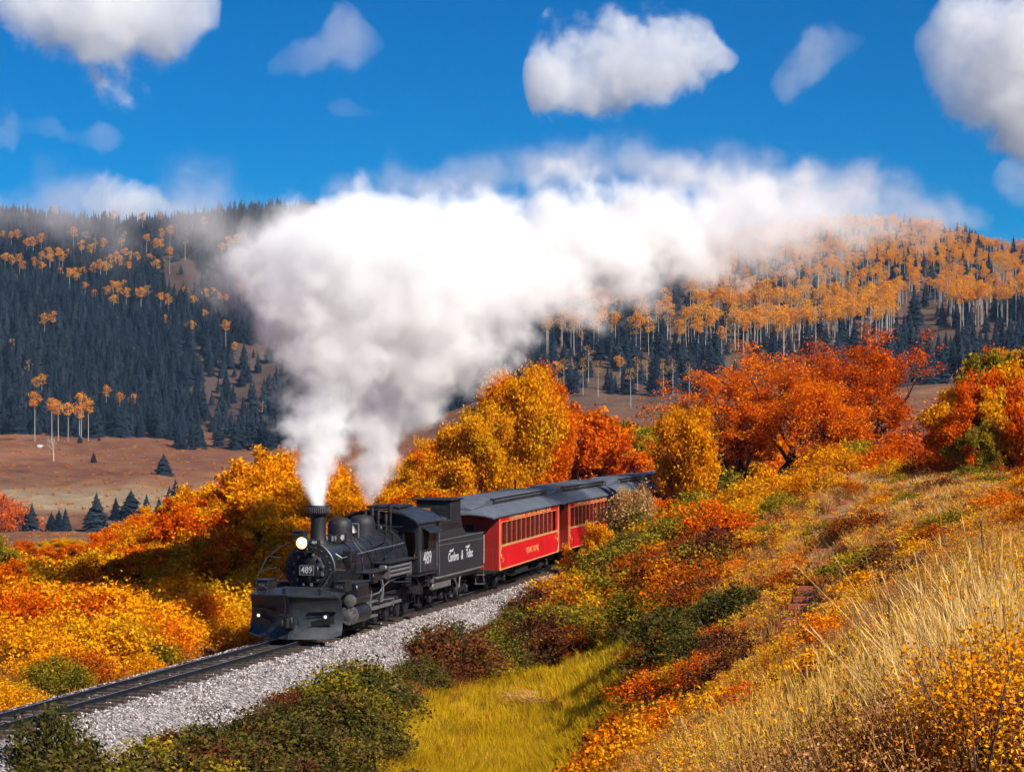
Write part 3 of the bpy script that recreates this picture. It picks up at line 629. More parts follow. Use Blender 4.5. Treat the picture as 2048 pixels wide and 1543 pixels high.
    for z in (1.12, 1.22, 1.32, 1.42, 1.6, 1.75, 1.9): m.cyl((1.02, 8.85, z), (1.02, 8.85, z+.03), .235, n=18)
    m.build('air_pump', BLACK, L)
    m = MB(); m.box(.9, 1.3, 4.55, 5.05, 1.5, 1.84, .02); m.tube([(1.1, 4.8, 1.5), (1.1, 4.85, 1.1), (1.05, 5.2, .8)], .025); m.box(.95, 1.2, 5.3, 5.8, 1.55, 1.84, .02); m.tube([(1.2, 6.0, 1.55), (1.2, 7.2, 1.35), (1.22, 8.8, 1.25)], .03); m.build('lubricator', BLACK, L, kind='stuff')
    m = MB(); m.box(.8, 1.1, 2.9, 3.5, 2.3, 2.7, .02)
    for z in (2.36, 2.46, 2.56): m.box(1.1, 1.13, 2.92, 3.48, z, z+.03)
    m.build('feed_heater', SOOT, L)
boiler()
def motion():
    for sgn in (-1, 1):
        m = MB(); m.cyl((sgn*1.15, 2.55, .62), (sgn*1.15, 3.95, .62), .30, n=28); m.box(min(sgn*.5, sgn*1.15), max(sgn*.5, sgn*1.15), 2.7, 3.8, .35, 1.3); m.box(min(sgn*.95, sgn*1.4), max(sgn*.95, sgn*1.4), 2.62, 3.8, 1.22, 1.6, .03)
        m.cyl((sgn*1.2, 2.5, 1.1), (sgn*1.2, 3.95, 1.1), .19, n=24); cyl = m.build('cylinder', BLACK, L)
        h = MB(); h.lathe([(0, 2.47), (.16, 2.48), (.2, 2.5), (.31, 2.5), (.31, 2.56)], (sgn*1.15, 0, .62), 'y', 28); h.lathe([(0, 2.42), (.1, 2.43), (.2, 2.46), (.2, 2.52)], (sgn*1.2, 0, 1.1), 'y', 24)
        for i in range(12):
            a = i*math.pi/6; h.cyl((sgn*1.15+.26*math.cos(a), 2.44, .62+.26*math.sin(a)), (sgn*1.15+.26*math.cos(a), 2.5, .62+.26*math.sin(a)), .016, n=6)
        h.build('cylinder_head', STEEL, cyl, kind='stuff')
        m = MB(); m.box(min(sgn*.62, sgn*.72), max(sgn*.62, sgn*.72), 1.7, 9.3, .5, .95, .02); m.build('side_frame', SOOT, L)
        us = (4.75, 5.95, 7.15, 8.35)
        for u in us:
            w = MB(); wheel(w, sgn*.5, u, .56, .56, spokes=12); wh = w.build('driving_wheel', SOOT, L)
            c = MB(); poly = []
            for t in np.linspace(0, 2*math.pi, 18)[:-1]:
                poly.append((u+.17*math.cos(t)*(1 if math.sin(t) > 0 else 1.35), .56-.12+(.34 if math.sin(t) > 0 else .42)*math.sin(t)))
            c.prism(poly, sgn*.78, sgn*.9, 'yz'); c.cyl((sgn*.78, u, .62), (sgn*1.02, u, .62), .07, n=12); c.build('counterweight', BLACK, wh)
        for u, r in ((2.35, .36), (10.3, .4)):
            w = MB(); wheel(w, sgn*.5, u, r, r); w.build('guide_wheel', SOOT, L)
        m = MB(); m.box(min(sgn*.98, sgn*1.03), max(sgn*.98, sgn*1.03), 4.7, 8.4, .57, .67, .01); m.build('side_rod', STEEL, L)
        m = MB(); m.add([(sgn*1.06, 4.45, .56), (sgn*1.06, 7.2, .57), (sgn*1.06, 7.2, .69), (sgn*1.06, 4.45, .66), (sgn*1.1, 4.45, .56), (sgn*1.1, 7.2, .57), (sgn*1.1, 7.2, .69), (sgn*1.1, 4.45, .66)], [(0, 1, 2, 3), (7, 6, 5, 4), (0, 4, 5, 1), (3, 2, 6, 7), (1, 5, 6, 2), (0, 3, 7, 4)]); m.cyl((sgn*1.04, 7.15, .63), (sgn*1.14, 7.15, .63), .1, n=14); m.build('main_rod', STEEL, L)
        m = MB(); m.box(min(sgn*1.0, sgn*1.24), max(sgn*1.0, sgn*1.24), 4.3, 4.55, .45, .82, .02); m.cyl((sgn*1.12, 3.9, .62), (sgn*1.12, 4.4, .62), .035, n=8); m.box(min(sgn*1.05, sgn*1.2), max(sgn*1.05, sgn*1.2), 3.95, 5.3, .84, .9); m.box(min(sgn*1.05, sgn*1.2), max(sgn*1.05, sgn*1.2), 3.95, 5.3, .36, .42); m.build('crosshead', STEEL, L, kind='stuff')
        m = MB(); m.tube([(sgn*1.2, 4.0, 1.1), (sgn*1.2, 5.4, 1.12), (sgn*1.22, 5.8, 1.3), (sgn*1.2, 5.75, .85), (sgn*1.15, 7.1, .8), (sgn*1.15, 7.15, .63)], .028); m.tube([(sgn*1.2, 4.45, .6), (sgn*1.24, 4.5, 1.25)], .025)
        m.tube([(sgn*1.22, 5.8, 1.3), (sgn*1.2, 6.6, 1.45), (sgn*1.15, 9.1, 1.5)], .02)
        poly = [(5.62, .8), (5.72, .78), (5.86, 1.05), (5.86, 1.35), (5.74, 1.55), (5.64, 1.53), (5.74, 1.3), (5.74, 1.06)]; m.prism(poly, sgn*1.17, sgn*1.23, 'yz'); m.build('valve_gear', STEEL, L, kind='stuff')
        m = MB(); m.tube([(sgn*1.1, 8.9, 1.1), (sgn*1.15, 9.4, .75), (sgn*1.1, 9.9, .9)], .035); m.tube([(sgn*1.2, 9.25, 1.45), (sgn*1.2, 9.4, .35)], .02); m.tube([(sgn*1.2, 9.9, 1.45), (sgn*1.2, 9.75, .35)], .02); m.box(min(sgn*1.1, sgn*1.35), max(sgn*1.1, sgn*1.35), 9.4, 9.75, .33, .37); m.box(min(sgn*1.1, sgn*1.35), max(sgn*1.1, sgn*1.35), 9.4, 9.75, .75, .79); m.tube([(sgn*1.0, 10.0, 1.4), (sgn*1.0, 10.9, .7)], .03); m.box(min(sgn*.8, sgn*1.0), max(sgn*.8, sgn*1.0), 9.5, 11.0, .75, 1.05, .02); m.build('trailing_truck_frame', BLACK, L, kind='stuff')
    m = MB(); m.box(-.62, .62, 1.2, 10.9, .7, 1.2); m.box(-1.2, 1.2, 1.1, 1.5, .9, 1.46); m.box(-1.2, 1.2, 10.6, 11.0, 1.1, 1.45); m.build('main_frame', SOOT, L, kind='stuff')
motion()
def cab():
    U0, U1 = 9.1, 11.15; Z0, Z1 = 1.52, 3.2; Wd = 1.44
    def arc(w, z0, h, n=14, drop=.16):     # roof curve from eave to eave
        return [(w*math.sin(a), z0+h*(math.cos(a)-math.cos(1.15))/(1-math.cos(1.15))) for a in np.linspace(-1.15, 1.15, n)]
    def sc(w): return w/math.sin(1.15)
    m = MB(); o = arc(sc(Wd+.08), 3.27, .5); i_ = arc(sc(Wd+.04), 3.22, .5)
    m.loft([[(x, u, z) for x, z in o]+[(x, u, z) for x, z in i_[::-1]] for u in (8.85, 9.4, 10.3, 11.2, 11.75)], True); m.build('cab_roof', CABGREY, L)
    for sgn in (-1, 1):
        m = MB(); a, b = (sgn*(Wd-.05), sgn*Wd); a, b = min(a, b), max(a, b)
        m.box(a, b, U0, U1, Z0, 2.28); m.box(a, b, U0, U0+.42, 2.28, 3.28); m.box(a, b, U1-.22, U1, 2.28, 3.28); m.box(a, b, U0+.42, U1-.22, 3.05, 3.28); sd = m.build('cab_side', CABGREY, L)
        m = MB(); fr = (min(sgn*(Wd+.005), sgn*(Wd+.03)), max(sgn*(Wd+.005), sgn*(Wd+.03)))
        for q in ((U0+.4, U0+.45, 2.26, 3.07), (U1-.25, U1-.2, 2.26, 3.07), (U0+.45, U1-.25, 2.26, 2.31), (U0+.45, U1-.25, 3.02, 3.07), (U0+1.08, U0+1.12, 2.31, 3.02)): m.box(fr[0], fr[1], *q)
        wf = m.build('window_frame', BLACK, sd, kind='stuff')
        m = MB(); m.add([(sgn*Wd, U0+.35, 3.12), (sgn*Wd, U1-.1, 3.12), (sgn*(Wd+.34), U1-.1, 2.93), (sgn*(Wd+.34), U0+.35, 2.93), (sgn*Wd, U0+.35, 3.09), (sgn*Wd, U1-.1, 3.09), (sgn*(Wd+.34), U1-.1, 2.90), (sgn*(Wd+.34), U0+.35, 2.90)], [(0, 1, 2, 3), (7, 6, 5, 4), (3, 2, 6, 7), (0, 3, 7, 4), (1, 5, 6, 2)]); m.build('window_awning', BLACK, L)
        m = MB(); m.box(fr[0]-.02, fr[1]-.02, U0+1.15, U1-.28, 2.3, 2.98); m.build('window_pane', GLASS, sd)
    m = MB(); m.box(-Wd+.05, Wd-.05, U0, U0+.04, Z0, 2.0); m.box(-Wd+.05, -.95, U0, U0+.04, 2.0, 3.15); m.box(.82, .92, U0, U0+.04, 2.0, 3.25); m.box(Wd-.14, Wd-.05, U0, U0+.04, 2.0, 3.25); m.box(.92, Wd-.14, U0, U0+.04, 2.95, 3.25); m.box(-.95, .82, U0, U0+.04, 2.95, 3.45); m.prism([(-1.36, 3.2), (1.36, 3.2), (1.1, 3.46), (.6, 3.62), (0, 3.68), (-.6, 3.62), (-1.1, 3.46)], U0, U0+.04); m.build('cab_front', SOOT, L)
    m = MB(); m.box(-Wd+.06, Wd-.06, U0+.1, U1+.3, 1.46, 1.52); m.box(-Wd, Wd, U0-.1, U1, 1.40, 1.455); m.build('cab_floor', CABGREY, L)
    m = MB(); m.box(.95, 1.3, 10.0, 10.5, 1.55, 2.2, .03); m.box(-1.36, 1.36, 11.0, 11.05, 1.6, 3.0); m.build('cab_lining', CABIN, L, kind='stuff')
    m = MB(); m.box(-.6, .6, 9.4, 11.0, 3.78, 3.86, .02); m.box(-.55, .55, 9.6, 10.6, 3.7, 3.8); m.build('roof_hatch', SOOT, L)
    text_mesh('489', .62, WHITE, 'lettering', L, (Wd+.004, 10.12, 1.98), SIDE, 1.05, bold=.004)
    m = MB(); m.tube([(Wd+.05, U1-.04, 1.55), (Wd+.05, U1-.04, 2.5)], .018); m.tube([(Wd+.05, U0+.04, 1.55), (Wd+.05, U0+.04, 2.3)], .018); m.build('grab_rail', STEEL, L, kind='stuff')
cab()

# ------------------------------------------------------------------ tender
def truck(parent, u, m=SOOT, r=.33, half=.78, wy=.78):
    t = MB()
    for sgn in (-1, 1):
        t.box(sgn*.78-.04, sgn*.78+.04, u-.95, u+.95, .62, .68); t.tube([(sgn*.78, u-.9, .62), (sgn*.78, u-.4, .3), (sgn*.78, u+.4, .3), (sgn*.78, u+.9, .62)], .03)
        t.box(sgn*.78-.06, sgn*.78+.06, u-.22, u+.22, .3, .66); 
        for k in (-.8, .8): t.box(sgn*.85-.07, sgn*.85+.07, u+k*.9-.11, u+k*.9+.11, .22, .5, .02)
    t.box(-.8, .8, u-.15, u+.15, .6, .8); tr = t.build('truck', m, parent, kind='stuff')
    for k in (-.72, .72):
        for sgn in (-1, 1):
            w = MB(); wheel(w, sgn*.48, u+k, r, r); w.build('wheel', m, tr)
ten = train_piece('coal_tender', (-4.03, 79.13), (-2.18, 86.1), label='black tender heaped with coal, white lettering, coupled behind the locomotive cab', category='tender')
def tender():
    T = ten; W2 = 1.38
    m = MB(); side = [(.0, 1.22), (6.1, 1.22), (6.1, 2.5), (3.85, 2.5), (3.3, 2.82), (3.15, 2.86), (0, 2.86)]
    for sgn in (-1, 1): m.prism(side, sgn*W2, sgn*(W2-.03), 'yz')
    m.box(-W2+.03, W2-.03, 0, .03, 1.22, 2.86); m.box(-W2+.03, W2-.03, 6.07, 6.1, 1.22, 2.5); m.box(-W2+.03, W2-.03, 3.6, 6.07, 2.42, 2.46); m.build('tank', CABGREY, T, kind='stuff')
    for sgn in (-1, 1):
        for k in range(4):
            m = MB(); m.box(min(sgn*(W2-.03), sgn*(W2+.01)), max(sgn*(W2-.03), sgn*(W2+.01)), .12, 3.15-.03*k, 2.875+.085*k, 2.945+.085*k, .008); m.build('bunker_board', BLACK, T)
        m = MB(); m.box(min(sgn*(W2-.06), sgn*(W2-.03)), max(sgn*(W2-.06), sgn*(W2-.03)), .12, .2, 2.8, 3.22); m.box(min(sgn*(W2-.06), sgn*(W2-.03)), max(sgn*(W2-.06), sgn*(W2-.03)), 2.9, 3.0, 2.8, 3.22); m.build('bunker_stake', BLACK, T, kind='stuff')
        m = MB(); m.tube([(sgn*(W2+.015), 0, 2.34), (sgn*(W2+.015), 6.1, 2.26)], .012); m.tube([(sgn*(W2+.02), .12, 1.25), (sgn*(W2+.02), .12, 2.82)], .014); m.box(min(sgn*W2, sgn*(W2+.03)), max(sgn*W2, sgn*(W2+.03)), 0, 6.1, 2.49, 2.52); m.build('seam', STEEL, T, kind='stuff')
        m = MB(); m.tube([(sgn*(W2+.05), 6.05, 1.3), (sgn*(W2+.05), 6.05, 2.4)], .018); m.tube([(sgn*(W2-.3), 6.2, 1.3), (sgn*(W2-.3), 6.2, 2.4)], .018); m.build('grab_rail', WHITE, T, kind='stuff')
        m = MB()
        m.tube([(sgn*(W2-.02), 6.3, .45), (sgn*(W2-.02), 6.25, 1.15)], .018); m.tube([(sgn*(W2-.35), 6.3, .45), (sgn*(W2-.35), 6.25, 1.15)], .018)
        for z in (.45, .8): m.box(min(sgn*(W2-.38), sgn*W2), max(sgn*(W2-.38), sgn*W2), 6.2, 6.42, z, z+.03)
        m.build('rear_step', STEEL, T, kind='stuff')
        m = MB(); m.box(min(sgn*1.12, sgn*1.24), max(sgn*1.12, sgn*1.24), -.1, 6.2, .98, 1.12, .01); m.box(min(sgn*1.2, sgn*W2), max(sgn*1.2, sgn*W2), -.1, 6.25, 1.12, 1.2, .01); m.box(min(sgn*1.05, sgn*1.2), max(sgn*1.05, sgn*1.2), .0, 2.3, .72, .95, .02); m.tube([(sgn*1.2, 2.6, 1.0), (sgn*1.2, 3.3, .55), (sgn*1.2, 3.5, 1.0)], .03); m.tube([(sgn*1.2, 2.9, .95), (sgn*1.15, 3.3, .3)], .025); m.build('side_sill', STEEL if sgn > 0 else BLACK, T, kind='stuff')
    m = MB(); m.box(-1.1, 1.1, -.3, 6.3, .88, 1.21); m.box(-.3, .3, 6.3, 6.7, .6, .9); m.build('underframe', SOOT, T, kind='stuff')
    truck(T, 1.35); truck(T, 4.75)
    m = MB(); m.box(-.75, .62, 4.25, 5.6, 2.46, 3.78, .02); m.box(-.83, .70, 4.15, 5.7, 3.78, 3.86, .02); dh = m.build('brakeman_cabin', SOOT, T)
    m = MB(); m.box(-.6, -.2, 4.235, 4.25, 3.1, 3.5); m.build('cabin_window', CABIN, dh)
    # coal heap
    m = MB(); rr = random.Random(4); pts = []
    for i in range(520):
        u = rr.uniform(.1, 3.3); w = rr.uniform(-1.25, 1.25); top = 3.05+.38*(1-(w/1.3)**2)*(.5+.5*math.cos((u-1.5)*1.3)); s = rr.uniform(.05, .15)
        bm = bmesh.new(); bmesh.ops.create_icosphere(bm, subdivisions=1, radius=s)
        for v in bm.verts: v.co = v.co*rr.uniform(.6, 1.15)+Vector((w, u, top-rr.uniform(0, .1)))
        m.bm(bm)
    m.box(-1.33, 1.33, .05, 3.4, 2.4, 2.98); c = m.build('coal', COAL, T); c['kind'] = 'stuff'
    for txt, u, sz in (('Cumbres', 2.0, .46), ('&', 3.15, .5), ('Toltec', 4.15, .46)):
        text_mesh(txt, sz, WHITE, 'lettering', T, (W2+.004, u, 1.80), SIDE, .86, space=.92, shear=.12, bold=.008)
    for u, z in ((1.45, 2.02), (3.62, 2.04)):      # flourishes over the capitals
        m = MB(); m.prism([(u, z+.02), (u+.2, z-.03), (u+.5, z), (u+.62, z+.10), (u+.3, z+.07), (u+.1, z+.07)], W2+.003, W2+.008, 'yz'); m.build('letter_flourish', WHITE, T)
    text_mesh('489', .22, WHITE, 'lettering', T, (0, -.01, 2.1), FRONT)
tender()

# ------------------------------------------------------------------ coaches
def coach(front, rear, Lc, label, name_txt, num):
    C = train_piece('passenger_coach', front, rear, label=label, category='railway coach', group='red railway coaches of the train'); W3 = 1.24; N = 12; a0, a1 = .55, Lc-.55; pitch = (a1-a0)/N
    m = MB(); z0, zs, zt, ze = .82, 1.80, 2.74, 3.0
    for sgn in (-1, 1):
        x0, x1 = sorted((sgn*(W3-.05), sgn*W3)); m.box(x0, x1, .0, Lc, z0, zs); m.box(x0, x1, 0, Lc, zt, ze)
        m.box(x0, x1, 0, a0, zs, zt); m.box(x0, x1, a1, Lc, zs, zt)
        xb0, xb1 = sorted((sgn*(W3-.12), sgn*(W3-.05)))
    body = m.build('side_panel', RED, C, kind='stuff')
    for sgn in (-1, 1):
        for k in range(1, N):
            u = a0+pitch*k; x0, x1 = sorted((sgn*(W3-.115), sgn*(W3-.004))); p = MB(); p.box(x0, x1, u-.11, u+.11, zs, zt); p.build('window_post', POST, C)
            p2 = MB(); x0, x1 = sorted((sgn*(W3-.004), sgn*(W3+.004))); p2.box(x0, x1, u-.11, u-.09, zs, zt); p2.build('post_moulding', GOLD, C) if sgn > 0 else None
        for k in range(N):
            u = a0+pitch*(k+.5); x0, x1 = sorted((sgn*(W3-.12), sgn*(W3-.10))); p = MB(); p.box(x0, x1, u-pitch/2+.11, u+pitch/2-.11, zs+.03, zt-.03); w = p.build('window', GLASS, C)
            p = MB(); x0, x1 = sorted((sgn*(W3-.10), sgn*(W3-.07))); p.box(x0, x1, u-pitch/2+.11, u+pitch/2-.11, zs+.46, zs+.50); p.build('sash_bar', SOOT, w)
    for sgn in (-1, 1):
        m = MB(); x0, x1 = sorted((sgn*W3, sgn*(W3+.02)))
        for q in ((0, Lc, zs-.06, zs-.02), (0, Lc, zs+.0, zs+.025), (0, Lc, z0-.01, z0+.03), (0, Lc, zt-.02, zt), (0, .05, z0, ze), (Lc-.05, Lc, z0, ze), (.17, .2, zs+.03, zt), (Lc-.2, Lc-.17, zs+.03, zt)): m.box(x0, x1, *q)
        for u, d in ((.1, 1), (Lc-.1, -1)):
            for k in range(5): m.box(x0, x1, min(u, u+d*(.3-.06*k)), max(u, u+d*(.3-.06*k)), zs-.12-.05*k, zs-.09-.05*k)
            m.lathe([(.05, 0), (.1, .0), (.1, .015), (.05, .015)], (sgn*(W3+.004), u+d*.22, zs-.42), 'x', 14); m.prism([(u, z0+.03), (u+d*.3, z0+.03), (u+d*.08, z0+.12), (u, z0+.36)], x0, x1, 'yz')
        m.build('gilt_lining', GOLD, C, kind='stuff')
    for e, u0, u1 in ((0, 0, .05), (1, Lc-.05, Lc)):
        m = MB(); m.box(-W3+.05, -.85, u0, u1, z0, ze+.05); m.box(-.4, -.3, u0, u1, z0, ze+.3); m.box(.3, W3-.05, u0, u1, z0, ze+.05); m.box(-.85, -.4, u0, u1, z0, 1.95); m.box(-.85, -.4, u0, u1, 2.7, ze+.2); m.box(-.3, .3, u0, u1, 2.85, ze+.3); ew = m.build('end_wall', SHADE_RED, C)
        m = MB(); m.box(-.3, .3, u0+.01, u1-.01, z0, 2.85); m.build('end_door', SHADE_RED, C)
        m = MB(); m.box(-.85, -.4, u0+.02, u1-.02, 1.95, 2.7); m.box(-.18, .18, u0+.005, u1-.005, 2.0, 2.65); m.build('end_window', GLASS, C, kind='stuff')
        y = -.85 if e == 0 else Lc+.1; m = MB(); m.box(-W3, W3, min(y, y+.75), max(y, y+.75), .78, .86); m.build('platform', SOOT, C)
        yy = -.8 if e == 0 else Lc+.8; m = MB()
        for s2 in (-1, 1):
            m.tube([(s2*.35, yy, .86), (s2*.35, yy, 1.7), (s2*1.15, yy, 1.7), (s2*1.15, yy, .86)], .02); m.tube([(s2*.35, yy, 1.3), (s2*1.15, yy, 1.3)], .015)
            for k in range(4): m.tube([(s2*(.5+.17*k), yy, .86), (s2*(.5+.17*k), yy, 1.7)], .01)
        m.build('platform_railing', SHADE_RED, C, kind='stuff')
    # roof: lower deck with rounded ends, clerestory on top
    def sec(u, zc, zedge, w, dz=.0):
        pts = []
        for x in np.linspace(-1, 1, 25):
            ax = abs(x); z = zedge+(zc-zedge)*(1-ax**2.6); pts.append((x*w, u, z))
        return pts+[(p[0]*.985, u, p[2]-.05) for p in pts[::-1]]
    st = [(-.95, 3.12, 2.96, 1.26), (-.75, 3.26, 2.98, 1.31), (-.3, 3.40, 3.0, 1.33), (.3, 3.46, 3.0, 1.34), (1.0, 3.48, 3.0, 1.34), (Lc-1.0, 3.48, 3.0, 1.34), (Lc-.3, 3.46, 3.0, 1.34), (Lc+.3, 3.40, 3.0, 1.33), (Lc+.75, 3.26, 2.98, 1.31), (Lc+.95, 3.12, 2.96, 1.26)]
    m = MB(); m.loft([sec(*q) for q in st], True); rf = m.build('roof', ROOF, C)
    cs = [(-.78, .25, 3.22, 3.28), (-.4, .55, 3.3, 3.42), (.1, .66, 3.36, 3.58), (.8, .70, 3.38, 3.66), (1.5, .72, 3.38, 3.68), (Lc-1.5, .72, 3.38, 3.68), (Lc-.8, .70, 3.38, 3.66), (Lc-.1, .66, 3.36, 3.58), (Lc+.4, .55, 3.3, 3.42), (Lc+.78, .25, 3.22, 3.28)]
    m = MB(); m.loft([[(x*w, u, zb) for x in (1, -1)]+[(x*(w+.05), u, zt_+.07*(1-abs(x)**2)) for x in np.linspace(-1, 1, 9)] for u, w, zb, zt_ in cs], True); m.build('clerestory', ROOF, C)
    for sgn in (-1, 1):
        x0, x1 = sorted((sgn*.70, sgn*.745))
        m = MB(); m.box(x0, x1, 1.0, Lc-1.0, 3.44, 3.62); m.build('clerestory_glazing', SOOT, C)
        m = MB(); x0, x1 = sorted((sgn*.72, sgn*.83)); m.box(x0, x1, .6, Lc-.6, 3.655, 3.70, .01); m.build('clerestory_eave', ROOF, C)
    m = MB(); m.cyl((-.3, Lc-2.2, 3.7), (-.3, Lc-2.2, 4.15), .045, n=8); m.build('stove_pipe', SOOT, C)
    m = MB(); m.box(-1.0, 1.0, 0, Lc, .62, .80)
    for sgn in (-1, 1): m.tube([(sgn*.95, 1.2, .7), (sgn*.95, 3.6, .35), (sgn*.95, Lc-3.6, .35), (sgn*.95, Lc-1.2, .7)], .02); m.box(min(sgn*.5, sgn*1.0), max(sgn*.5, sgn*1.0), 4.2, 6.6, .38, .62, .02)
    m.build('underframe', SOOT, C, kind='stuff'); truck(C, 1.7); truck(C, Lc-1.7)
    text_mesh('CUMBRES & TOLTEC SCENIC R.R.', .27, GOLD, 'lettering', C, (W3+.012, Lc/2, 2.86), SIDE, 2.05, space=1.05, bold=.007)
    if name_txt: text_mesh('['+name_txt+']', .34, GOLD, 'lettering', C, (W3+.004, Lc*.53, 1.28), SIDE, 1.5, bold=.002)
    text_mesh(num, .24, GOLD, 'lettering', C, (W3+.004, .75, 1.18), SIDE, 1.0); text_mesh(num, .24, GOLD, 'lettering', C, (W3+.004, Lc-.75, 1.5), SIDE, 1.0)
    return C
co1 = coach((-1.72, 87.45), (.93, 99.3), 12.1, 'red passenger coach with gold lettering coupled directly behind the black tender', 'DALTON', '57')
co2 = coach((1.42, 101.0), (4.25, 111.9), 10.9, 'second red coach, half hidden by yellow and pale leafy bushes', '', '51')
for (fr, re, lb) in (((4.7, 113.4), (7.85, 124.0), 'third coach, only its grey roof showing between the pale bush and the small oak'),
                     ((8.3, 125.5), (12.1, 136.0), 'fourth coach, dark roof seen right of the small yellow oak'),
                     ((12.9, 137.3), (17.6, 147.3), 'last coach, shaded roof disappearing behind the big orange oak')):
    c = copy_tree(co2); c.location = (fr[0], fr[1], 0); c.rotation_euler.z = -math.atan2(re[0]-fr[0], re[1]-fr[1]); c['label'] = lb
# ------------------------------------------------------------------ plants: materials
def near(sx, marks):
    return min(marks, key=lambda q: abs(q[0]-sx))[1]
def leaf_mat(name, cols, trans=.35, vary=.5, patch=.9):
    """leaf colours picked leaf by leaf, clump by clump and plant by plant"""
    m = NT(name); g = m.n('ShaderNodeNewGeometry'); oi = m.n('ShaderNodeObjectInfo')
    n = m.noise(g.outputs['Position'], patch, 3, .6)
    f = m.math('ADD', m.math('MULTIPLY', g.outputs['Random Per Island'], .45), m.math('MULTIPLY', m.math('SUBTRACT', n.outputs['Fac'], .5), 1.5))
    f = m.math('ADD', f, m.math('MULTIPLY_ADD', oi.outputs['Random'], .5, .02), clamp=True)
    k = len(cols); r = m.ramp(f, [(i/(k-1), c) for i, c in enumerate(cols)])
    v = m.math('MULTIPLY_ADD', m.math('FRACT', m.math('MULTIPLY', g.outputs['Random Per Island'], 17.3)), vary, 1-vary*.6)
    c = m.n('ShaderNodeVectorMath', {0: r, 3: v}, operation='SCALE').outputs[0]
    d = m.n('ShaderNodeBsdfDiffuse', {'Color': c}); t = m.n('ShaderNodeBsdfTranslucent', {'Color': c})
    mx = m.n('ShaderNodeMixShader', {0: trans}); m.link(d.outputs[0], mx.inputs[1]); m.link(t.outputs[0], mx.inputs[2]); m.link(mx.outputs[0], m.out.inputs[0]); return m.m
PAL = dict(
    orange=leaf_mat('orange_leaves', [(.50, .06, .003), (.76, .15, .004), (.90, .24, .004), (.85, .33, .006)]),
    red=leaf_mat('red_orange_leaves', [(.46, .055, .003), (.74, .13, .003), (.86, .20, .004), (.88, .29, .006)]),
    rust=leaf_mat('rust_leaves', [(.14, .03, .005), (.38, .075, .005), (.60, .14, .006), (.50, .18, .01)]),
    yellow=leaf_mat('yellow_leaves', [(.60, .20, .004), (.84, .35, .005), (.90, .44, .007), (.62, .39, .012)]),
    gold=leaf_mat('golden_leaves', [(.78, .25, .004), (.92, .38, .005), (.92, .47, .010)]),
    olive=leaf_mat('olive_leaves', [(.10, .085, .012), (.20, .17, .015), (.36, .26, .018), (.50, .30, .02)]),
    green=leaf_mat('yellow_green_leaves', [(.22, .20, .012), (.42, .35, .015), (.62, .46, .02)]),
    dark=leaf_mat('dark_green_leaves', [(.035, .035, .012), (.08, .075, .016), (.15, .12, .02), (.12, .06, .03)]),
    maroon=leaf_mat('maroon_leaves', [(.07, .02, .014), (.15, .04, .02), (.24, .08, .025), (.14, .09, .02)]),
    pale=leaf_mat('pale_buff_leaves', [(.45, .22, .08), (.62, .40, .14), (.70, .50, .24)]))
ASPEN = leaf_mat('aspen_gold', [(.76, .27, .01), (.90, .38, .012), (.92, .47, .03)], vary=.3, patch=.05)
ASPEN_DULL = leaf_mat('aspen_thin', [(.42, .20, .03), (.60, .30, .04), (.72, .36, .05)], vary=.3, patch=.05)
def bark_mat(name, c, c2):
    m = NT(name); p = m.n('ShaderNodeTexCoord').outputs['Object']; n = m.noise(p, 6, 4, .7)
    b = m.n('ShaderNodeBsdfPrincipled', {'Base Color': m.mix(n.outputs['Fac'], c, c2), 'Roughness': .9}); m.link(b.outputs[0], m.out.inputs[0]); return m.m
BARK = bark_mat('oak_bark', (.018, .011, .008), (.07, .045, .032)); ABARK = bark_mat('aspen_bark', (.62, .55, .46), (.36, .30, .25)); TWIG = bark_mat('brown_twig', (.06, .03, .015), (.16, .08, .04))
def needle_mat():
    m = NT('conifer_needles'); oi = m.n('ShaderNodeObjectInfo'); g = m.n('ShaderNodeNewGeometry')
    f = m.math('MULTIPLY_ADD', oi.outputs['Random'], .6, .2); n = m.noise(g.outputs['Position'], .6, 3)
    c = m.ramp(m.math('ADD', f, m.math('MULTIPLY', m.math('SUBTRACT', n.outputs['Fac'], .5), .8), clamp=True), [(0, (.006, .011, .018)), (.5, (.013, .021, .032)), (1, (.032, .042, .050))])
    b = m.n('ShaderNodeBsdfDiffuse', {'Color': c}); m.link(b.outputs[0], m.out.inputs[0]); return m.m
NEEDLE = needle_mat()

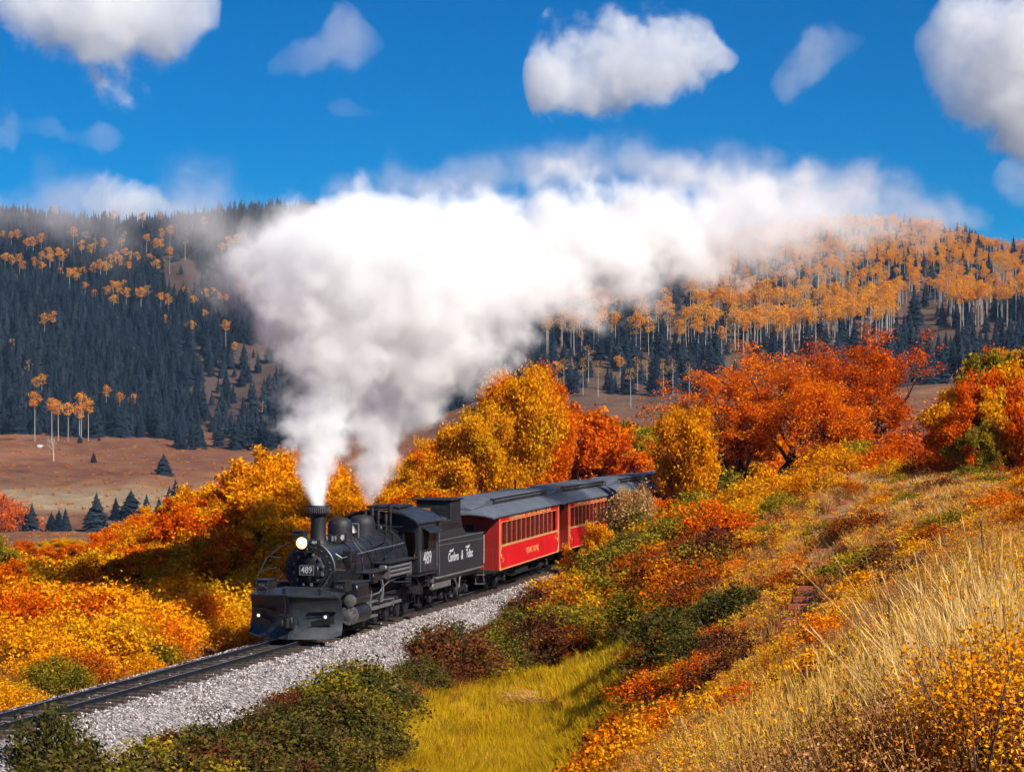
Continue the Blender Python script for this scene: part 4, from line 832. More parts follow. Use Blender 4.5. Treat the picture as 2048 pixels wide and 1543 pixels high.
# ------------------------------------------------------------------ plants: meshes
def leaf_cards(rs, C, size, up=.25, elong=.62):
    n = len(C); N = rs.normal(size=(n, 3)); N[:, 2] = np.abs(N[:, 2])+up; N /= np.linalg.norm(N, axis=1)[:, None]
    A = rs.normal(size=(n, 3)); A -= (A*N).sum(1)[:, None]*N; A /= np.linalg.norm(A, axis=1)[:, None]+1e-9; B = np.cross(N, A)
    s = (size*rs.uniform(.6, 1.35, n))[:, None]; fold = N*s*.25
    V = np.stack([C-A*s, C+B*s*elong+fold, C+A*s, C-B*s*elong+fold], 1).reshape(-1, 3)
    return V, np.arange(4*n).reshape(-1, 4)
def tubes_np(segs, sides=5):
    """segs: list of (p0, p1, r0, r1)"""
    V, Fc = [], []
    for p0, p1, r0, r1 in segs:
        p0 = np.array(p0); p1 = np.array(p1); d = p1-p0; L_ = np.linalg.norm(d)+1e-9; d /= L_
        u = np.cross(d, (0, 0, 1) if abs(d[2]) < .9 else (1, 0, 0)); u /= np.linalg.norm(u); w = np.cross(d, u); b = len(V)
        for p, r in ((p0, r0), (p1, r1)):
            for k in range(sides): a = 6.2832*k/sides; V.append(p+(u*math.cos(a)+w*math.sin(a))*r)
        for k in range(sides): Fc.append((b+k, b+(k+1) % sides, b+sides+(k+1) % sides, b+sides+k))
    return np.array(V), np.array(Fc)
def grow(rs, base, direction, length, radius, levels, segs, tips, spread=.7, gnarl=.25, keep_up=.12, split=(2, 3), shrink=.74):
    p = np.array(base, float); d = np.array(direction, float); d /= np.linalg.norm(d); n = 4; r = radius
    for i in range(n):
        d = d+rs.normal(size=3)*gnarl*.5; d[2] += keep_up*.5; d /= np.linalg.norm(d); q = p+d*length/n; r2 = r*.88
        segs.append((p.copy(), q.copy(), r, r2)); p = q; r = r2
        if levels <= 3 and i >= 1: tips.append((p.copy(), levels))
        if levels > 1 and i in (1, 2) and rs.uniform() < .55:
            e = d+rs.normal(size=3)*spread; e[2] += keep_up; grow(rs, p, e, length*shrink*.8, r*.6, levels-1, segs, tips, spread, gnarl, keep_up, split, shrink)
    if levels <= 1: tips.append((p.copy(), 0)); return
    for k in range(rs.randint(split[0], split[1]+1)):
        e = d+rs.normal(size=3)*spread; e[2] += keep_up
        grow(rs, p, e, length*shrink*rs.uniform(.8, 1.15), r*.72, levels-1, segs, tips, spread, gnarl, keep_up, split, shrink)
def bush_mesh(seed, nclump=64, per=62, leaf=.034, flat=.85, sig=.115, airy=0):
    rs = np.random.RandomState(seed); th = rs.uniform(0, 6.283, nclump); cz = rs.uniform(-.05, 1, nclump)**.85; rr = np.sqrt(np.maximum(0, 1-cz**2))*rs.uniform(.55, 1.0, nclump)
    lob = 1+.22*np.sin(th*3+seed)+.14*np.sin(th*5+2*seed); C = np.stack([rr*np.cos(th)*lob, rr*np.sin(th)*lob, np.maximum(cz, .04)*flat*rs.uniform(.6, 1.12, nclump)], 1)
    L_ = np.repeat(C, per, 0)+rs.normal(size=(nclump*per, 3))*sig*np.array((1, 1, .8)); L_[:, 2] = np.abs(L_[:, 2])+.01
    V, Fq = leaf_cards(rs, L_, leaf)
    segs = []
    for c in C[:26]:
        b = np.array((c[0]*.15, c[1]*.15, -.08)); mid = (b+c)/2+rs.normal(size=3)*.06; segs += [(b, mid, .016, .011), (mid, c*1.02, .011, .004)]
    for k in range(14*airy):
        c = C[rs.randint(nclump)]; e = c+np.array((c[0]*.15, c[1]*.15, .2))*rs.uniform(.5, 1.2); segs.append((c*.6, e, .006, .003))
    TV, TF = tubes_np(segs, 3)
    return mesh_np('shrub_foliage', V, Fq, [PAL['olive']]), mesh_np('shrub_stems', TV, TF, [TWIG])
def oak_mesh(seed, stems=4, h=1.0, levels=4, leaf=.024, per=34, spread=.62, lean=.5, sig=.06, rad=.03, keep=.10, length=.34, gnarl=.3, squash=None):
    rs = np.random.RandomState(seed); segs, tips = [], []
    for k in range(stems):
        a = 6.283*(k+rs.uniform(-.3, .3))/stems; b = np.array((math.cos(a)*.05*stems/4, math.sin(a)*.05*stems/4, -.06))
        grow(rs, b, (math.cos(a)*lean, math.sin(a)*lean, 1), length, rad*rs.uniform(.7, 1.1), levels, segs, tips, spread, gnarl, keep)
    T = np.array([t[0] for t in tips]); top = T[:, 2].max(); s = h/top
    SG = [(a*s, b*s, r0*s, r1*s) for a, b, r0, r1 in segs]; T = T*s; lv = np.array([t[1] for t in tips])
    w = np.where(lv <= 1, 1., .45); cnt = np.maximum(1, (per*w*rs.uniform(.5, 1.3, len(T))).astype(int))
    C = np.repeat(T, cnt, 0)+rs.normal(size=(cnt.sum(), 3))*sig*np.array((1, 1, .6)); C[:, 2] = np.maximum(C[:, 2], .02)
    V, Fq = leaf_cards(rs, C, leaf); TV, TF = tubes_np(SG, 5)
    return mesh_np('oak_crown', V, Fq, [PAL['orange']]), mesh_np('oak_trunk', TV, TF, [BARK])
def conifer_mesh(seed, tiers=14, boughs=11, detail=1):
    rs = np.random.RandomState(seed); V, Fc = [], []
    for t in range(tiers):
        f = t/tiers; z = .1+.88*f; r = (.27*(1-f)**.85+.012)*rs.uniform(.88, 1.1); nb = max(5, int(boughs*(1-.5*f)))
        for k in range(nb):
            a = 6.283*(k+rs.uniform(-.25, .25))/nb; rk = r*rs.uniform(.55, 1.25); dz = .045+.35*rk; c, s = math.cos(a), math.sin(a); wd = rk*.36
            b = len(V); top = (c*.01, s*.01, z+.055); tip = (c*rk, s*rk, z-dz*.8+.02); l = (c*rk*.55-s*wd, s*rk*.55+c*wd, z-dz*.62); r_ = (c*rk*.55+s*wd, s*rk*.55-c*wd, z-dz*.62); md = (c*rk*.5, s*rk*.5, z-dz*.05)
            V += [top, l, tip, r_, md]; Fc += [(b, b+1, b+4), (b+4, b+1, b+2), (b+4, b+2, b+3), (b, b+4, b+3)]
            if detail > 1:
                for q in range(3):
                    e = rs.uniform(.4, 1); b = len(V); V += [(c*rk*e*.6, s*rk*e*.6, z-dz*.3*e), (c*rk*e-s*wd*.9, s*rk*e+c*wd*.9, z-dz*e), (c*rk*e+s*wd*.9, s*rk*e-c*wd*.9, z-dz*e)]; Fc.append((b, b+1, b+2))
    b = len(V); V += [(.012, 0, 1.0), (-.006, .01, 1.0), (-.006, -.01, 1.0), (0, 0, 1.06), (.02, 0, .85), (-.012, .017, .85), (-.012, -.017, .85)]; Fc += [(b+4, b+5, b+3), (b+5, b+6, b+3), (b+6, b+4, b+3)]
    TV, TF = tubes_np([((0, 0, -.04), (0, 0, .9), .016, .004)], 5)
    return np.array(V), np.array(Fc), TV, TF
def joined(name, A, B, ma, mb_):
    V = np.vstack([A[0], B[0]]); k = B[1]+len(A[0])
    f = [tuple(x) for x in A[1]]+[tuple(x) for x in k]
    return mesh_np(name, V, f, [ma, mb_], midx=[0]*len(A[1])+[1]*len(B[1]))
def aspen_parts(seed, thin=False):
    rs = np.random.RandomState(seed); lean = rs.uniform(-.02, .02); z0 = rs.uniform(.58, .72); nl = 60 if thin else 130; th = rs.uniform(0, 6.28, nl); zz = rs.uniform(-1, 1, nl); rr = np.sqrt(1-zz**2)*rs.uniform(.1, 1, nl)**.6
    cz = (z0+1)/2; hz = (1-z0)/2; R = rs.uniform(.13, .18); C = np.stack([rr*np.cos(th)*R+lean, rr*np.sin(th)*R, cz+zz*hz*(.95)], 1); C[:, 0] += .05*np.sin(C[:, 2]*26+seed); C[:, 1] += .04*np.sin(C[:, 2]*21+2*seed); C = np.repeat(C, 4, 0)+rs.normal(size=(nl*4, 3))*.012
    V, Fq = leaf_cards(rs, C, .015 if not thin else .013)
    TV, TF = tubes_np([((0, 0, -.03), (lean*.6, 0, .5), .0085, .0065), ((lean*.6, 0, .5), (lean, 0, .93), .0065, .002)]+[((lean*.8, 0, z0+.08*k), (lean+R*.7*math.cos(k*2.4), R*.7*math.sin(k*2.4), z0+.08*k+.06), .003, .0015) for k in range(4)], 4)
    return (V, Fq), (TV, TF)

# ------------------------------------------------------------------ the far hillside
FOR = [conifer_mesh(k) for k in range(5)]
CON = [joined('hillside_spruce', c[:2], c[2:], NEEDLE, BARK) if False else mesh_np('hillside_spruce', c[0], c[1], [NEEDLE]) for c in FOR]
def scr(X, Y, Z): return CX+F*X/Y, HY+(CAMZ-Z)*F/Y
def hillside():
    rs = np.random.RandomState(3); n = 60000
    sx = rs.uniform(-500, 2550, n); D = np.sqrt(rs.uniform(700**2, 1395**2, n)); X = (sx-CX)/F*D; Z = terrain(X, D); _, sy = scr(X, D, Z)
    cl = sines(X, D, 75)
    p = np.full(n, .8)
    p[(D < 838) & (sx < 1000)] = 0; p[(sx > 1000) & (sy > 792)] = 0
    m = (sx > 355) & (sx < 640) & (sy > 690) & (sy < 900); p[m] = np.where(cl[m] > 0, .5, .12)
    m = (sx > 1080) & (sy > 705) & (sy <= 792); p[m] = np.where(sx[m] > 1740, .35, .09)
    m = (sx > 1080) & (sx < 1760) & (sy > 690) & (sy < 705); p[m] = .2
    m = (sx > 15) & (sx < 100) & (sy > 628) & (sy < 648); p[m] = 0
    m = (sx > 320) & (sx < 400) & (sy > 520) & (sy < 610); p[m] = .08
    asp_zone = (sx > 1330) & (sy < 705) & (cl > -.9); p[asp_zone] = .05
    p = p*np.where(D < 900, 1, .8)
    k = rs.uniform(size=n) < p; X, D, Z, sx, sy = X[k], D[k], Z[k], sx[k], sy[k]
    h = rs.uniform(5.5, 15.0, len(X))*np.where(rs.uniform(size=len(X)) < .25, .65, 1)
    order = np.argsort(-h/D); vis = [i for i in order if 0 < sx[i] < 2048 and not (560 < sx[i] < 1080)]; nearest = set(vis[:250])
    # nearest of them stand alone
    first = None
    for i in sorted(nearest):
        right = sx[i] > 1024; o = link('spruce_tree', CON[i % 5]); o.location = (X[i], D[i], Z[i]-.3); o.rotation_euler = (0, 0, rs.uniform(0, 6.28)); o.scale = (h[i]*.95, h[i]*.95, h[i]); o['category'] = 'conifer'
        zone = ('at the meadow edge' if sy[i] > 850 else 'on the left hillside') if not right else ('below the right-hand aspens')
        o['label'] = '%s blue-black spruce %s, %s' % ('tall' if h[i] > 14 else 'middling' if h[i] > 11.5 else 'smaller', zone, near(sx[i], [(40, 'at the left edge'), (150, 'behind the white trunks'), (280, 'above the tiny conifer'), (400, 'above the clearing'), (520, 'by the steam'), (1120, 'by the steam'), (1250, 'left of the big oak'), (1400, 'above the oak\'s left branch'), (1600, 'above the big oak'), (1850, 'right of the big oak'), (2000, 'above the right thicket')])); o['group'] = 'spruces on the far hillside'
    r = np.array([i for i in range(len(X)) if i not in nearest]); m = len(r)
    rot = np.zeros((m, 3)); rot[:, 2] = rs.uniform(0, 6.28, m); s = h[r]; scl = np.stack([s*.95, s*.95, s], 1)
    gn_scatter('spruce_forest', np.stack([X[r], D[r], Z[r]-.3], 1), rot, scl, CON, rs.randint(0, 5, m), 'dense dark spruce forest covering the far hillside and ridge')
    # aspens: bright crowns on white trunks
    parts = [aspen_parts(20+k) for k in range(5)]+[aspen_parts(40+k, True) for k in range(3)]
    cm = [mesh_np('aspen_crown', *a[0], [ASPEN if k < 5 else ASPEN_DULL]) for k, a in enumerate(parts)]; tm = [mesh_np('aspen_trunk', *a[1], [ABARK]) for a in parts]
    jm = [joined('aspen', a[0], a[1], ASPEN if k < 5 else ASPEN_DULL, ABARK) for k, a in enumerate(parts)]
    L5 = [(70,250),(110,235),(20,240),(205,275),(255,260),(165,295),(30,390),(75,400),(120,395),(140,440),(215,400),(260,370),(305,345),(310,390),(260,445),(365,355),(385,390),(425,350),(375,470),(430,490),(460,465),(480,500),(510,480),(575,450),(525,550),(455,220),(530,235),(505,300),(590,290),(635,290),(565,330),(770,255),(750,280),(905,258),(1000,235),(1050,222),(960,290),(990,290),(1048,335),(1143,255),(680,385),(715,370),(740,400),(770,355),(810,360),(850,375),(655,440),(690,430),(795,435),(925,395),(968,425),(620,420),(580,600),(665,590),(700,560),(730,570),(765,545),(700,640),(780,600),(840,610),(870,600),(915,580),(900,590),(993,625),(1038,645),(1020,760),(1145,585),(1195,640),(1270,600),(1320,600),(1350,615),(1395,640),(1165,800),(1185,795),(1265,740),(1395,810),(1445,920),(1490,570),(1370,330),(1470,270),(1410,290),(70,920),(178,1045),(275,765),(325,755),(222,1160),(260,1130),(215,1260),(320,1270),(360,1290),(420,1290),(500,1250),(490,1310),(545,1310),(655,1190),(740,1255),(820,1250),(1620,1290),
          (150,105),(230,80),(340,90),(430,75),(610,80),(700,110),(820,100),(880,120),(990,130),(1260,160)]
    lst = []
    for x, y in L5:
        px, py = x/3.087, 400+y/3.087; low = py > 740; px2 = 26+14*rs.uniform() if not low else 44
        foot = 1225 < y < 1325 and x < 600
        if foot: px2 = 879+4*rs.uniform()-py
        g = on_ground(px, py+px2, 790 if foot else 820, 1340); hh = (px2+17)*g[1]/F
        lst.append((g, hh*rs.uniform(.95, 1.1), 0 if rs.uniform() < .85 else 5, 'left'))
    L6 = [(135,200),(240,190),(300,200),(380,250),(440,100),(500,160),(600,195),(740,200),(780,250),(905,210),(1010,180),(1095,210),(1165,120),(1330,170),(1410,260),(200,520),(250,500),(305,490),(390,500),(430,400),(500,520),(660,480),(740,570),(790,480),(860,490),(980,500),(1050,490),(1170,520)]
    for x, y in L6:
        px, py = 1060+x/3.674, 600+y/3.674; up = rs.uniform(48, 62); g = on_ground(px, py+up, 690, 1340); lst.append((g, (up+20)*g[1]/F, int(rs.choice([0, 5, 6])) , 'right'))
    # the golden stands on the right-hand hillside
    n = 5200; sx = rs.uniform(1090, 2500, n); D = rs.uniform(830, 1380, n); X = (sx-CX)/F*D; Z = terrain(X, D); _, sy = scr(X, D, Z)
    cl = sines(X+500, D*1.6, 170)
    keep = (sy < 720) & (sy > 430) & ((sx > 1380) | ((sy > 630) & (rs.uniform(size=n) < .35)))
    keep &= ~((sx > 1790) & (sx < 1900) & (sy > 620)) & (rs.uniform(size=n) < np.where(sy > 560, .75, .95)) & (cl > -1.0)
    keep |= (sx > 1760) & (sy > 700) & (sy < 830) & (rs.uniform(size=n) < .10)
    ii = np.where(keep)[0]; hs_ = np.where(sy[ii] > 640, rs.uniform(14.5, 18.5, len(ii)), rs.uniform(8.5, 13, len(ii))); od = np.argsort(-hs_/D[ii])
    solo = [q for q in od if 1100 < sx[ii[q]] < 2048][:300-len(lst)]; rest = [q for q in range(len(ii)) if q not in set(solo)]
    for q in solo: i = ii[q]; lst.append(((X[i], D[i], Z[i]), hs_[q], 0 if rs.uniform() < .75 else 5, 'stand' if sy[i] > 640 else 'upper'))
    for g, hh, base, zone in lst:
        v = base+rs.randint(0, 5 if base == 0 else 3) if base in (0, 5) else 6
        e = empty('aspen_tree', (g[0], g[1], g[2]-.2), rs.uniform(0, 6.28)); e.scale = (hh, hh, hh); e['category'] = 'aspen'
        ax, ay = scr(*g); wh = {'left': 'left hillside', 'right': 'right hill foot', 'stand': 'front of right stand', 'upper': 'upper right stand'}[zone]
        e['label'] = '%s %s aspen, %s, %s' % ('tall' if hh > 16 else 'short' if hh < 11 else 'middling', 'orange-gold' if base == 0 else 'dull yellow', wh, near(ax, [(40, 'at the left edge'), (150, 'over the three white trunks'), (280, 'over the tiny conifer'), (400, 'over the clearing'), (520, 'veiled by steam'), (1130, 'beside the steam'), (1250, 'over the grove'), (1400, 'left of the big oak'), (1520, 'over the oak\'s crown'), (1680, 'over the oak\'s right half'), (1850, 'right of the oak'), (2000, 'over the right thicket')])); e['group'] = 'aspens on the far hillside'
        link('crown', cm[v], e); link('trunk', tm[v], e)
    m = len(rest); r = ii[rest]; rot = np.zeros((m, 3)); rot[:, 2] = rs.uniform(0, 6.28, m); s = hs_[rest]
    pk = np.where(rs.uniform(size=m) < .75, rs.randint(0, 5, m), 5+rs.randint(0, 3, m))
    gn_scatter('aspen_forest', np.stack([X[r], D[r], Z[r]-.2], 1), rot, np.stack([s*1.05, s*1.05, s], 1), jm, pk, 'golden aspen forest covering the upper right hillside')
hillside()

# valley conifers on the terrace edge
def valley():
    MC = [conifer_mesh(60+k, 18, 15, 2) for k in range(4)]; cm = [mesh_np('spruce_crown', c[0], c[1], [NEEDLE]) for c in MC]; tm = [mesh_np('spruce_trunk', c[2], c[3], [BARK]) for c in MC]
    rows = [(32, 1062, 45, 1, 'small spruce at the edge of the pasture beside the orange willow'), (52, 1062, 38, 1, 'low spruce between two taller ones on the terrace edge'), (64, 1062, 58, 1, 'dark spruce right of the orange willow in the valley'), (103, 1062, 40, 1.2, 'squat spruce in a clump on the terrace edge'), (118, 1062, 44, 1.2, 'bushy spruce in the middle of the small clump'), (131, 1062, 48, .9, 'slender spruce at the right of the small clump'),
            (193, 1062, 78, 1.15, 'largest spruce of the valley, standing at the pasture edge'), (232, 1040, 46, 1, 'narrow spruce behind the orange bushes, left of the round one'), (262, 1038, 58, 1.8, 'broad round-topped spruce in the valley'), (293, 1026, 40, .9, 'small pointed spruce right of the round one'), (318, 1030, 38, .9, 'short spruce between pointed ones in the valley'), (339, 1020, 48, 1.1, 'left one of two touching spruces'), (351, 1018, 62, 1, 'pointed spruce above the orange bushes'), (373, 1005, 30, 1.1, 'smallest spruce above the orange bushes'),
            (187, 925, 22, 1, 'lone little spruce on the open meadow'), (327, 950, 44, 1.5, 'lone broad conifer in the meadow'), (198, 882, 12, 1, 'tiny conifer at the top of the meadow'), (160, 886, 20, 1, 'small conifer in front of the white aspen trunks')]
    for i, (sx, sy, px, wd, lb) in enumerate(rows):
        g = on_ground(sx, sy, 380, 840); h = px*g[1]/F; e = empty('valley_spruce', (g[0], g[1], g[2]-.1), i*1.3, label=lb, category='conifer', group='scattered conifers in the valley'); e.scale = (h*wd*1.25, h*wd*1.25, h)
        link('crown', cm[i % 4], e); link('trunk', tm[i % 4], e)
    g = on_ground(107, 922, 600, 840); h = 42*g[1]/F; sg = []; rs = np.random.RandomState(9); tips = []
    grow(rs, (0, 0, -.02), (0, 0, 1), .55, .035, 4, sg, tips, .5, .1, .3); V, Fq = tubes_np(sg, 5); o = link('bare_aspen', mesh_np('bare_aspen', V, Fq, [ABARK])); o.location = g; o.scale = (h, h, h); o['label'] = 'bare white-trunked aspen alone on the left meadow'; o['category'] = 'tree'
    rk = rock_mesh(3, bark_mat('grey_boulder', (.3, .3, .32), (.5, .5, .5))); g = on_ground(79, 893, 600, 850); o = link('boulder', rk); o.location = g; o.scale = (1.3, 1.2, 1.3); o['label'] = 'pale round boulder at the forest edge of the meadow'; o['category'] = 'boulder'
valley()

# ------------------------------------------------------------------ bushes and oaks near the track
BD = [(1120, 155, 30), (1105, 203, 35), (1180, 200, 25), (1110, 280, 30), (1190, 278, 25), (1075, 350, 80), (1010, 395, 60), (1000, 447, 80), (975, 495, 90), (950, 545, 60), (930, 618, 70), (940, 690, 70), (860, 828, 120), (845, 885, 130), (810, 928, 120), (790, 1005, 90), (750, 1030, 40)]
BG = [on_ground(1300+x/2.738, 880+y/2.738, 40, 112) for x, y, w in BD]; BXY = np.array([(g_[0], g_[1]) for g_ in BG])
def off_boards(X, D, r=1.0):
    X = np.atleast_1d(X); D = np.atleast_1d(D); dx = np.abs(X[:, None]-BXY[None, :, 0]); dy = D[:, None]-BXY[None, :, 1]
    return ~((dx < r*.8) & (dy > -2.6*r) & (dy < .4)).any(1)
BUSH = [bush_mesh(100+k, nclump=58+4*k, per=60, airy=k % 2) for k in range(7)]
NARROW = [oak_mesh(250+k, stems=3, per=90, leaf=.015, sig=.05, spread=.48, lean=.2, keep=.25) for k in range(3)]
OAKS = [oak_mesh(200+k, stems=3+k % 3, per=66, leaf=.019, sig=.05, spread=.62+.05*(k % 2), lean=.45+.1*(k % 3)) for k in range(6)]
POP = [oak_mesh(230+k, stems=2, per=150, leaf=.0105, spread=.42, lean=.18, keep=.35, sig=.045) for k in range(3)]
def put(kind, sx, D, h, pal, label, group=None, wide=1.0, z=None, name=None, cat=None, v=None):
    X = (sx-CX)/F*D; lib = {'bush': BUSH, 'oak': OAKS, 'poplar': POP, 'narrow': NARROW}[kind]; v = rnd.randrange(len(lib)) if v is None else v; fol, st = lib[v]
    zz = tz(X, D) if z is None else z
    nm = name or {'bush': 'shrub', 'oak': 'scrub_oak', 'poplar': 'cottonwood_tree', 'narrow': 'scrub_oak'}[kind]
    e = empty(nm, (X, D, zz-.05), rnd.uniform(0, 6.28), label=label, category=cat or {'bush': 'shrub', 'oak': 'oak', 'poplar': 'tree', 'narrow': 'oak'}[kind])
    if group: e['group'] = group
    k = h if kind != 'bush' else h/.95
    w = k*wide*(1.0 if kind != 'bush' else 1.0); e.scale = (w, w, k)
    c = link('crown' if kind != 'bush' else 'foliage', fol, e); c.material_slots[0].link = 'OBJECT'; c.material_slots[0].material = PAL[pal]
    link('trunk' if kind != 'bush' else 'stem', st, e, kind='stuff'); return e
SIDE_MARKS = [(40, 'at the bottom left corner'), (210, 'below the bare rails'), (420, 'short of the plow'), (600, 'below the plow'), (750, 'below the drivers'), (890, 'below the tender'), (1040, 'below the first coach'), (1200, 'below the second coach')]
def pick(*a): return a[rnd.randrange(len(a))]
CN = dict(orange='orange', red='red-orange', rust='rusty brown', yellow='yellow', gold='golden yellow', olive='olive green', green='yellow-green', dark='dark green', maroon='maroon brown', pale='pale buff')
def sz(h, a, b): return 'low' if h < a else 'tall' if h > b else 'middling'
# oaks on the bank behind the track at the left; their tops climb towards the chimney
TOPX = [-60, 0, 100, 200, 300, 400, 480, 540, 590, 640]; TOPY = [1090, 1165, 1130, 1080, 1015, 978, 945, 905, 880, 890]
for D, f, step in ((122, 1.0, 46), (112, 1.0, 44), (103, .93, 40), (95, .80, 38), (88, .60, 38)):
    sx = -60+rnd.uniform(0, 20)
    while sx < 640:
        by = HY+(CAMZ-tz((sx-CX)/F*D, D))*F/D; ty = np.interp(sx, TOPX, TOPY)+rnd.uniform(-10, 30); h = max(1.1, (by-ty)*D/F*f)
        pal = pick('gold', 'yellow', 'gold') if sx > 540 else pick('orange', 'orange', 'red', 'orange', 'yellow', 'rust') if D < 115 else pick('orange', 'yellow')
        put('oak', sx+rnd.uniform(-12, 12), D, h*.94, pal, '%s %s scrub oak, %s row, %s' % (sz(h, 2.4, 4.2), CN[pal], {122: 'hindmost', 112: 'fourth', 103: 'middle', 95: 'second', 88: 'front'}[D], near(sx, [(0, 'at the left edge'), (120, 'below the valley spruces'), (260, 'below the round spruce'), (400, 'left of the chimney'), (520, 'near the headlight'), (620, 'behind the smokebox')])), 'scrub oaks on the bank behind the track', wide=1.15 if h < 3 else .9)
        sx += step*rnd.uniform(.75, 1.25)*(1.15 if h > 4 else .9)
put('oak', 2, 90, 2.9, 'olive', 'small green and yellow oak at the left edge of the picture', wide=.8); put('oak', -8, 84, 2.0, 'red', 'red-leaved oak bush below the green oak at the left edge', wide=1.1)
g = on_ground(8, 1062, 400, 600); put('bush', 8, g[1], 9.0, 'orange', 'round bright orange willow beside the valley spruces', wide=.85, name='willow_bush')
# behind the train
for D, x0, x1, hy, pal in ((112, 620, 1100, None, None), (124, 640, 1110, None, None), (104, 640, 940, None, None)):
    sx = x0
    while sx < x1:
        base = tz((sx-CX)/F*D, D); top = np.interp(sx, [620, 700, 780, 860, 940, 1000, 1050, 1090, 1120], [930, 960, 930, 870, 830, 770, 700, 740, 800])+rnd.uniform(-5, 25)
        if D < 110: top = max(top, 965)+10
        h = max(2, CAMZ-(top-HY)*D/F-base); p = (pick('gold', 'orange', 'yellow') if sx < 930 else pick('gold', 'yellow', 'gold')) if sx < 1060 else pick('orange', 'gold')
        put('poplar' if h > 8.5 else 'narrow' if h > 5 else 'oak', sx, D, h*.95, p, '%s %s tree behind %s' % (sz(h, 4.5, 8), CN[p], 'the locomotive, half veiled by steam' if sx < 800 else 'the tender and first coach' if sx < 980 else 'the coach roofs below the steam plume'), 'autumn trees behind the train', wide=.55 if h > 5 else .8)
        sx += rnd.uniform(26, 40)
for D in (140, 150, 162):
    for sx in range(1075, 1500, 34):
        base = tz((sx-CX)/F*D, D); top = np.interp(sx, [1075, 1150, 1200, 1300, 1400, 1500], [800, 815, 835, 840, 845, 850])+rnd.uniform(-4, 22); h = CAMZ-(top-HY)*D/F-base
        p = pick('red', 'orange', 'rust') if sx < 1190 else pick('yellow', 'green', 'olive', 'orange')
        put('oak', sx+rnd.uniform(-8, 8), D, h*.94, p, '%s %s oak beyond the coach roofs, %s' % (sz(h, 5, 6.5), CN[p], 'orange left part' if sx < 1190 else 'yellow right part'), 'oaks beyond the coaches', wide=.85)
# low yellow shrubs left of the track
for k in range(140):
    D = rnd.uniform(58, 92); sx = rnd.uniform(-60, 560); X = (sx-CX)/F*D; l, _ = track_lat([X], [D])
    if l[0] > -3.4: continue
    h = rnd.uniform(.8, 2.0)*(.55 if l[0] > -5.0 else 1); 
    p = ('orange' if (60 < sx < 220 and D < 72 and rnd.random() < .8) else pick('yellow', 'yellow', 'gold', 'yellow', 'orange', 'orange', 'gold')) if l[0] < -5.0 else pick('rust', 'olive', 'yellow')
    put('bush', sx, D, h, p, '%s %s shrub %s, %s' % (sz(h, .9, 1.5), CN[p], 'beside the far rail' if l[0] > -5 else 'below the oaks' if D > 76 else 'amid the yellow thicket', near(sx, [(0, 'at the left edge'), (140, 'by the orange shrubs'), (300, 'right of the orange shrubs'), (420, 'short of the plow'), (520, 'next to the plow')])), 'low shrubs left of the track', wide=1.1)
# the dark brush between the ballast and the grass
for k in range(250):
    s = rnd.uniform(22, 86); w = np.interp(s, [22, 34, 45, 62, 75], [2.4, 2.6, 3.0, 2.6, 2.2])+rnd.uniform(0, 1)**.9*np.interp(s, [32, 50, 60, 70, 86], [6.5, 5.4, 4.8, 5.0, 6.2]); x, y, dx, dy = cl_frame(s); X = x+w*dy; Y = y-w*dx
    if Y > 92: continue
    sx = CX+F*X/Y
    if poly_mask(np.array([X]), np.array([Y]), MEADOW)[0]: continue
    h = rnd.uniform(.9, 1.65)*(.55 if w < 3.6 else 1.0); p = pick('dark', 'dark', 'maroon', 'dark', 'olive', 'maroon', 'dark') if sx < 1100 else pick('olive', 'yellow', 'dark', 'rust')
    put('bush', sx, Y, h, p, '%s %s bush %s, %s' % (sz(h, .85, 1.3), CN[p], 'touching the ballast' if w < 4.2 else 'inside the dark brush' if w < 6 else 'on the grass side', near(sx, SIDE_MARKS)), 'brush beside the ballast', wide=1.15, name='brush_bush', cat='bush')
put('bush', 100, 47.5, 1.9, 'dark', 'tall olive bush rising over the rails at the lower left', wide=.7, name='brush_bush', cat='bush')
put('bush', 235, 47, 1.3, 'olive', 'olive bush right of the tall one at the lower left', wide=1.0, name='brush_bush', cat='bush')
# named individuals on the right side of the track
put('narrow', 1368, 108, 6.5, 'yellow', 'yellow-orange small oak in front of the third coach roof', z=.7, wide=.62, v=1)
put('bush', 1268, 97, 1.9, 'pale', 'pale buff leafy bush in front of the second coach', z=2.1, wide=.7, v=1); put('bush', 1268, 97.4, 2.6, 'olive', 'olive bush under the pale one beside the second coach', wide=.9)
put('oak', 1186, 93, 2.9, 'yellow', 'bright yellow bush standing in front of the second coach', wide=.62, v=2); put('bush', 1195, 92, 1.3, 'red', 'red-orange bush at the foot of the yellow one by the coach', wide=1.1)
put('oak', 1310, 104, 2.6, 'red', 'red-orange oak bush left of the small yellow oak', wide=.9); put('bush', 1400, 103, 1.8, 'green', 'yellow-green bush right of the small oak stem', wide=1.3); put('bush', 1130, 89, 1.2, 'pale', 'greyish twiggy bush at the end of the first coach', wide=.9)
